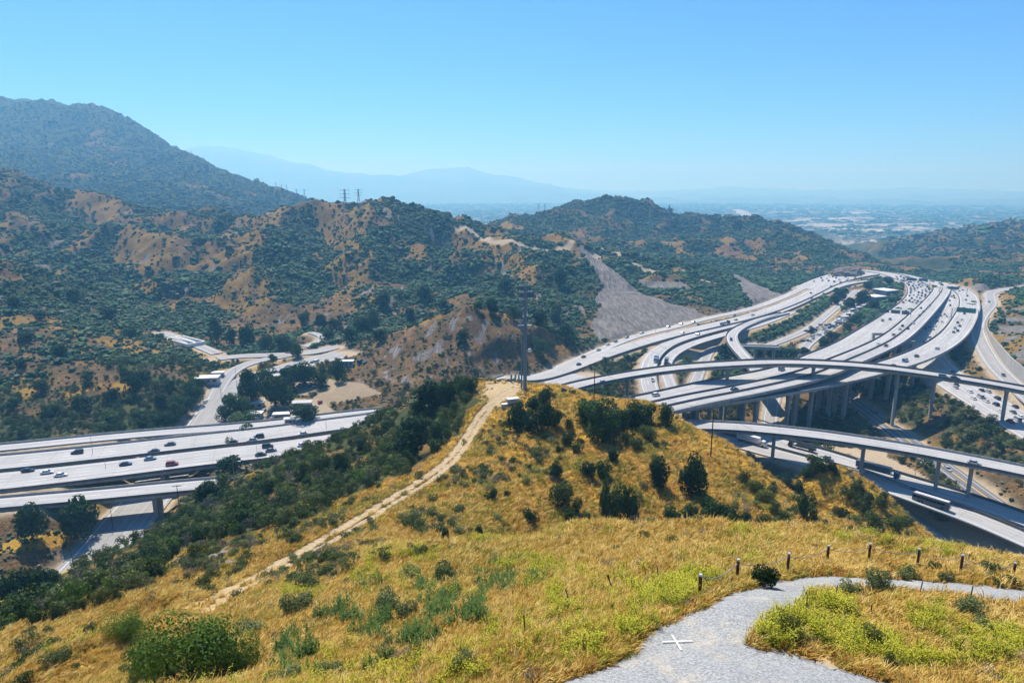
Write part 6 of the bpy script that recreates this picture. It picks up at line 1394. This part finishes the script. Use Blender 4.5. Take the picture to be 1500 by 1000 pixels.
# buildings
def shed(u, v, wpx, dpx, H_, rz, label, name='shed', cat='building', roofm=None, wallm=None, wins=3, D=None, dmin=200, dmax=1400, gable=0.0, loc=None):
    g = loc or (hit(u, v, dmin, dmax)); f_ = project(*g)[2] / 1000; W_, DP = wpx * f_, dpx * f_
    t = empty(name, g, rz); tag(t, label, cat)
    MB().box((0, 0, H_ / 2 - 0.5), (W_, DP, H_ + 1)).build('wall', wallm or WALLB, t)
    o_ = 0.5; mb = MB(); mb.loft([[(-W_/2-o_, -DP/2-o_, H_ + 0.02), (W_/2+o_, -DP/2-o_, H_ + 0.02), (W_/2+o_, DP/2+o_, H_ + 0.02), (-W_/2-o_, DP/2+o_, H_ + 0.02)], [(-W_/2-o_, -DP/2-o_, H_+.25), (W_/2+o_, -DP/2-o_, H_+.25), (W_/2+o_, DP/2+o_, H_+.25), (-W_/2-o_, DP/2+o_, H_+.25)], [(-W_/2-o_, -DP*0.06, H_+.25+gable), (W_/2+o_, -DP*0.06, H_+.25+gable), (W_/2+o_, DP*0.06, H_+.25+gable), (-W_/2-o_, DP*0.06, H_+.25+gable)]] if gable else [[(-W_/2-o_, -DP/2-o_, H_ + 0.02), (W_/2+o_, -DP/2-o_, H_ + 0.02), (W_/2+o_, DP/2+o_, H_ + 0.02), (-W_/2-o_, DP/2+o_, H_ + 0.02)], [(-W_/2-o_, -DP/2-o_, H_+.3), (W_/2+o_, -DP/2-o_, H_+.3), (W_/2+o_, DP/2+o_, H_+.3), (-W_/2-o_, DP/2+o_, H_+.3)]]); mb.build('roof', roofm or ROOFW, t)
    for i in range(wins):
        x = -W_ / 2 + W_ * (i + 0.5) / wins; MB().box((x, -DP / 2 - 0.03, H_ * 0.5), (W_ / wins * 0.45, 0.08, H_ * 0.35)).build('window', DKW, t)
    MB().box((-W_ * 0.5 + W_ / max(1, wins) * 0.98, -DP / 2 - 0.04, H_ * 0.38), (1.1, 0.1, H_ * 0.72)).build('door', GREYB, t)
    return t
shed(1296, 432, 22, 24, 6.0, 0.35, 'larger white-roofed warehouse in the yard between the freeways', 'warehouse', wallm=GREYB, wins=6, dmin=500); shed(1281, 440, 22, 20, 5.0, 0.35, 'nearer white-roofed warehouse, left of the larger one', 'warehouse', wallm=GREYB, wins=6, dmin=500)
for i, (u, v) in enumerate([(1250,450),(1257,447),(1248,457),(1258,454),(1243,463),(1265,451),(1239,468)]): shed(u, v, 7, 3, 3.0, 0.3 + 0.1 * (i % 3), ordinal(i, 7).strip() + ' small white trailer in the yard near the warehouses', 'trailer', 'trailer', wins=2, dmin=500)
shed(303, 560, 34, 16, 3.4, 0.15, 'low white-roofed building beside the side road', 'roadside_building', wins=4, dmin=300); shed(320, 552, 15, 8, 3.0, 0.1, 'small grey hut behind the low white-roofed building', 'hut', wins=1, dmin=300)
for (u, v, w_, d_, h, r_, lab, rm) in [(372,596,28,12,3,0.1,'long pale shed roof left among the compound oaks',None),(375,612,19,10,3,0.05,'flat white-roofed carport in front of the compound oaks',None),(413,613,22,9,2.8,0.15,'cream-roofed trailer in the middle of the compound',None),(443,597,26,12,3.2,0.12,'grey-white shed right of the big compound oak',WALLB),(385,566,14,7,2.8,0.6,'small shed half hidden by the upper compound oaks',None),
    (409,556,22,8,2.8,0.12,'long grey roof at the strip lot above the compound',WALLB),(509,535,17,8,3,0.05,'white trailer home on the terrace under the rocky hill',None),(400,622,15,6,2.5,0.1,'low red-brown shed by the freeway fence of the compound',simple('rust_red_roof',(0.16,0.05,0.04),0.8)),(426,620,16,6,2.6,0.2,'short white trailer near the freeway in the compound',None),(352,598,12,6,2.4,0.3,'tiny green-roofed stall at the left of the compound',GREENS)]:
    shed(u, v, w_, d_, h, r_, lab, 'compound_shed' if 'trailer' not in lab else 'trailer', 'shed' if 'trailer' not in lab else 'trailer', roofm=rm, wins=3, dmin=260, dmax=640)
# clutter of the compound
q = random.Random(31)
for i in range(26):
    u, v = q.uniform(366, 470), 0; v = 606 + (u - 366) * -0.06 + q.uniform(-10, 14); g = hit(u, v, 260, 600)
    cn, cm = q.choice([('white', WHT), ('pale grey', WALLB), ('grey', GREYB), ('dark blue', PAINT['dark blue']), ('beige', PAINT['beige']), ('red', PAINT['red'])])
    o = MB().box((0, 0, 0.6), (q.uniform(1.2, 3.2), q.uniform(1.2, 2.4), q.uniform(1.0, 2.0)), q.uniform(0, 3)).build('crate', cm); o.location = g; tag(o, 'small ' + cn + ' container or bin scattered in the canyon compound', 'container', 'bins scattered in the compound')
# concrete basins
g = hit(268, 497, 350, 700); gA = np.array(hit(258, 494, 350, 700)); gB = np.array(hit(290, 507, 350, 700)); d = gB - gA; an = math.atan2(d[1], d[0]); L_ = float(np.hypot(d[0], d[1])); c = (gA + gB) / 2
t = empty('concrete_basin', tuple(c), an); tag(t, 'long pale concrete channel with two dark slots behind the left hill', 'concrete channel')
for y in (-7, -1, 5): MB().box((0, y, 0.6), (L_, 1.0, 2.2)).build('wall', ROOFW, t)
MB().box((0, -1, 0.0), (L_, 12, 0.5)).build('floor', DKW, t); MB().box((L_ / 2, -1, 0.7), (1, 13, 2.2)).build('end_wall', ROOFW, t); MB().box((-L_ / 2, -1, 0.7), (1, 13, 2.2)).build('end_wall', ROOFW, t)
# low bridge behind the flyover
a_, b_ = Vector(PZ(1086, 508, -2)), Vector(PZ(1142, 510, -2)); c = (a_ + b_) / 2; d = b_ - a_; t = empty('low_bridge', tuple(c), math.atan2(d.y, d.x)); tag(t, 'small old bridge with a pale rail behind the single-lane ramp', 'bridge')
MB().box((0, 0, 0), (d.length, 7, 1.2)).build('deck', PIERM, t)
for y in (-3.4, 3.4): MB().box((0, y, 1.1), (d.length, 0.3, 0.9)).build('parapet', BARM, t)
for x in (-0.36, -0.12, 0.12, 0.36): MB().box((x * d.length, 0, -4.5), (1.1, 5.5, 8)).build('pier', PIERM, t)
# portal frames and retaining wall, sign gantries
def portal(ua, va, ub, vb, z, label, hcol=9):
    a_, b_ = Vector(PZ(ua, va, z)), Vector(PZ(ub, vb, z)); d = b_ - a_; t = empty('portal_frame', tuple(a_), math.atan2(d.y, d.x)); tag(t, label, 'portal frame')
    MB().box((d.length / 2, 0, 0), (d.length, 1.8, 1.7)).build('beam', PIERM, t)
    for x in (0.9, d.length - 0.9):
        MB().box((x, 0, -0.85 - hcol / 2), (1.7, 1.6, hcol)).build('column', PIERM, t)
portal(1278, 489, 1302, 489, 7, 'concrete portal frame straddling the gap left of the divided viaduct', 10); portal(1322, 500, 1340, 501, 7.5, 'concrete portal frame between the divided viaduct and the open lanes', 11)
def gantry(nm, u, v, label, half, panels, colr, h=7.0, txt=None, post_side=None):
    (x, y, z), rz, rx = on_road(nm, u, v); t = empty('overhead_sign', (x, y, z), rz); tag(t, label, 'road sign')
    P = ROADS[nm]['P']; i = int(np.argmin(np.hypot(P[:, 0] - x, P[:, 1] - y))); t.location = tuple(P[i])
    for sy in (-1, 1): MB().tube([(0, sy * half, -0.5), (0, sy * half, h + 1)], 0.28, 8).build('post', GALV, t)
    for zz in (h - 0.6, h + 0.9): MB().tube([(0, -half, zz), (0, half, zz)], 0.14, 6).build('beam', GALV, t)
    for (y0, w_, hh) in panels: MB().box((-0.35, y0, h + 0.15), (0.12, w_, hh)).build('sign_panel', colr, t)
    return t
gantry('jam_lanes', 1300, 466, 'dark sign gantry across the crowded viaduct', 13.2, [(-7.5, 8, 3.2), (1.5, 7, 3.2), (9, 5.5, 3.2)], DARKS); gantry('jam_lanes', 1346, 418, 'farther dark sign gantry at the top of the crowded bend', 13.2, [(-6, 10, 3.2), (6, 9, 3.2)], DARKS)
t = gantry('right_viaduct', 1412, 466, 'bright green overhead sign on the right viaduct', 9.2, [(0.5, 13.5, 4.0)], GREENS)
sp = MB()
for zz in (6.35, 7.85): sp.box((-0.43, 0.5, zz), (0.02, 9.5, 0.32))
o = sp.build('lettering', WHT, t)
gantry('ground_lanes', 1383, 430, 'small dark sign gantry on the distant open lanes', 12.5, [(0, 10, 3)], DARKS)
# rock knob and retaining wall
P = ROADS['right_frontage']['P']; i0 = int(np.argmin(np.abs(project(P[:, 0], P[:, 1], P[:, 2])[0] - 1436) + (project(P[:, 0], P[:, 1], P[:, 2])[1] < 455) * 500)); Q = P[i0:]; T, Nn, s_ = frame(Q); sgn = 1.0 if Nn[0, 0] > 0 else -1.0
h_ = np.interp(np.linspace(0, 1, len(Q)), [0, 0.25, 0.5, 1], [0.4, 3.0, 7.0, 9.0]); W2 = 6.3
vs = []; fs = []
for i in range(len(Q)):
    for (dx, zz) in ((W2, -1.5), (W2, h_[i]), (W2 + 0.6, h_[i]), (W2 + 0.6, -1.5)): vs.append((Q[i, 0] + Nn[i, 0] * sgn * dx, Q[i, 1] + Nn[i, 1] * sgn * dx, Q[i, 2] + zz))
for i in range(len(Q) - 1):
    for j in range(4): fs.append((i * 4 + j, i * 4 + (j + 1) % 4, (i + 1) * 4 + (j + 1) % 4, (i + 1) * 4 + j))
fs += [(3, 2, 1, 0), tuple((len(Q) - 1) * 4 + j for j in range(4))]
o = pydata('retaining_wall', vs, fs, BARM); tag(o, 'tall grey retaining wall curving along the frontage road at right', 'retaining wall')
# rocky cut beside the bend
g = np.array(PZ(1240, 402, 0)); bm = bmesh.new(); bmesh.ops.create_icosphere(bm, subdivisions=4, radius=1)
from mathutils import noise as mn
for v_ in bm.verts: kk = 1 + 0.22 * mn.fractal(v_.co * 2.2, 0.8, 2.1, 4); v_.co = Vector((v_.co.x * 34 * kk, v_.co.y * 17 * kk, v_.co.z * 10.5 * kk))
me_ = bpy.data.meshes.new('rock_knob'); bm.to_mesh(me_); bm.free(); ROCKM, t_, p_ = mat('brown_rock'); b_ = NB(t_)
b_.lk(b_.ramp(b_.noise(0.35, 5, 0.75, b_.vscale(b_.pos(), (1, 1, 0.35))), [(0.3, (0.07, 0.055, 0.045)), (0.55, (0.19, 0.155, 0.125)), (0.75, (0.32, 0.28, 0.24))]), p_.inputs['Base Color']); p_.inputs['Roughness'].default_value = 0.95; b_.bump(b_.noise(0.8, 5, 0.8), 1.0, 1.2, p_)
me_.materials.append(ROCKM); o = bpy.data.objects.new('rock_knob', me_); COL.objects.link(o); o.location = (float(g[0]), float(g[1]), 0); o.rotation_euler = (0, 0, 0.75); tag(o, 'brown rock knob between the hillside road and the far bend of the freeway', 'rock')
# pale boulders on the near left slope
q = random.Random(41); RKS = []
ROCKP = ROCKM.copy(); ROCKP.name = 'pale_rock'
cr_ = [n_ for n_ in ROCKP.node_tree.nodes if n_.type == 'VALTORGB'][0].color_ramp.elements; cr_[0].color = (0.20, 0.17, 0.13, 1); cr_[1].color = (0.42, 0.38, 0.31, 1); cr_[2].color = (0.58, 0.54, 0.46, 1)
for i in range(4):
    bm = bmesh.new(); bmesh.ops.create_icosphere(bm, subdivisions=3, radius=0.5)
    for v_ in bm.verts: kk = 1 + 0.5 * mn.noise(v_.co * 3 + Vector((i * 7, 0, 0))); v_.co = Vector((v_.co.x * kk * 1.2, v_.co.y * kk, v_.co.z * kk * 0.75))
    m_ = bpy.data.meshes.new('boulder'); bm.to_mesh(m_); bm.free(); m_.materials.append(ROCKP); RKS.append(m_)
for i in range(34):
    u, v = (q.gauss(318, 16), q.gauss(812, 9)) if i < 22 else (q.gauss(262, 10), q.gauss(832, 7)); g = hit(u, v, 60, 220)
    o = bpy.data.objects.new('boulder', q.choice(RKS)); COL.objects.link(o); o.location = g; s_ = q.uniform(0.6, 1.9); o.scale = (s_, s_, s_); o.rotation_euler = (q.uniform(-.4, .4), q.uniform(-.4, .4), q.uniform(0, 6)); tag(o, 'pale boulder in the rock outcrop left of the dirt road' if i < 22 else 'pale boulder in the lower left rock outcrop', 'boulder', 'boulders of the upper outcrop' if i < 22 else 'boulders of the lower outcrop')
# ------------------------------------------------------------------ the post and cable fence, stakes, the white cross
posts = [(1024,880,841),(1079,853,819),(1153,841,810),(1211,826,804),(1272,822,801),(1343,832,809),(1406,842,818),(1483,850,829),(1540,862,838)]
tops = []
words = ['post nearest the white cross', 'post between the white cross and the dark bush', 'post right of the dark bush', 'fourth post along the path', 'post at the highest point of the fence line', 'post past the pale path bushes', 'seventh post along the path', 'post at the right edge of the picture', 'post beyond the right edge']
for i, (u, v, vt) in enumerate(posts):
    g = hit(u, v, 15, 90); H_ = max(0.9, (v - vt) * project(*g)[2] / 1000 * 1.05) * (1.3 if i >= 3 else 1.05)
    t = empty('fence_post', g); tag(t, 'short brown wooden ' + words[i], 'fence post', 'posts of the cable fence')
    MB().tube([(0, 0, -0.3), (0, 0, H_ - 0.06)], 0.085, 10).build('post', POSTW, t); MB().tube([(0, 0, H_ - 0.06), (0, 0, H_ + 0.03)], [0.10, 0.085], 10).build('cap', CAPM, t)
    tops.append(Vector(g) + Vector((0, -0.0, H_ - 0.22)))
for i in range(len(tops) - 1):
    a_, b_ = tops[i], tops[i + 1]; pts = [a_.lerp(b_, k / 12) - Vector((0, 0, 0.32 * 4 * (k / 12) * (1 - k / 12))) for k in range(13)]
    o = MB().tube([p - a_ for p in pts], 0.022, 5).build('fence_cable', GALV); o.location = a_; tag(o, 'sagging cable leaving the ' + words[i], 'cable', 'cables of the fence')
stakes = [(838,888,828,862),(770,937,767,898),(678,962,675,943),(903,868,888,841),(898,865,890,840),(965,852,962,830),(1178,900,1180,873),(1190,902,1180,881),(1223,881,1224,856),(1281,871,1281,854),(1345,876,1348,851),(1419,885,1421,857),(1275,903,1275,885),(1394,960,1409,934)]
sl_ = ['pale-tipped leaning', 'thin upright', 'short', 'strongly leaning', 'second leaning', 'far upright', 'dark upright', 'slanted bracing', 'grey upright', 'upright', 'tilted', 'tall thin', 'slim', 'strongly slanted']
wh_ = ['at the grass edge left of the white cross', 'in the golden grass mid-foreground', 'standing in the grey sage bush', 'left of the mustard patch', 'right beside the other leaning one', 'behind the mustard patch left of the posts', 'on the left tip of the grass island', 'against the dark upright at the island tip', 'left of the pale path bush', 'below the bushes on the path', 'at the top edge of the grass island', 'near the right edge of the path', 'in the middle of the grass island', 'in the lower part of the grass island']
for i, (u, v, ut, vt) in enumerate(stakes):
    g = hit(u, v, 15, 90); k = project(*g)[2] / 1000; H_ = (v - vt) * k * 1.08; dx = (ut - u) * k
    o = MB().tube([(0, 0, -0.2), (dx, 0, H_)], 0.03, 6); o.box((dx * 0.5, 0.035, H_ * 0.5), (0.05, 0.02, H_ * 0.9), 0.3) if False else None
    o = o.build('metal_stake', RUST); o.location = g; tag(o, sl_[i] + ' rusty stake ' + wh_[i], 'stake', 'rusty stakes')
g = hit(992, 941, 12, 60); t = empty('marker_cross', (g[0], g[1], g[2] + 0.03), 0.0); tag(t, 'white cross laid flat on the gravel path', 'marker')
ga = [hit(*p, 12, 60) for p in ((971, 941.5), (1013, 940), (985, 931), (998, 952.5))]
for (p_, q_) in ((0, 1), (2, 3)):
    a_, b_ = Vector(ga[p_]), Vector(ga[q_]); d = b_ - a_; c = (a_ + b_) / 2 - Vector(t.location); o = MB().box((0, 0, 0.012 + 0.02 * p_), (d.length * 1.05, 0.085, 0.018)).build('plank', simple('worn_white_board', (0.60, 0.60, 0.57), 0.8, var=0.2, sc=14), t); o.location = (c.x, c.y, 0.012); o.rotation_euler = (0, -math.asin((d.z) / d.length), math.atan2(d.y, d.x))
HAZE_D = 0.00021; HAZE_COL = (0.21, 0.58, 1.0, 1); HAZE_ABS = (0.72, 0.72, 0.72, 1)
# ------------------------------------------------------------------ haze
hz = MB().box((0, 4000, 440), (54000, 54000, 1230)).build('haze', []); tag(hz, kind='stuff')
hm = bpy.data.materials.new('haze_air'); hm.use_nodes = True; t_ = hm.node_tree; t_.nodes.clear()
o_ = t_.nodes.new('ShaderNodeOutputMaterial'); v_ = t_.nodes.new('ShaderNodeVolumePrincipled')
v_.inputs['Color'].default_value = HAZE_COL; v_.inputs['Density'].default_value = HAZE_D; v_.inputs['Absorption Color'].default_value = HAZE_ABS; v_.inputs['Anisotropy'].default_value = 0.3
t_.links.new(v_.outputs[0], o_.inputs['Volume']); hz.data.materials.append(hm)
hz.location.z = 0
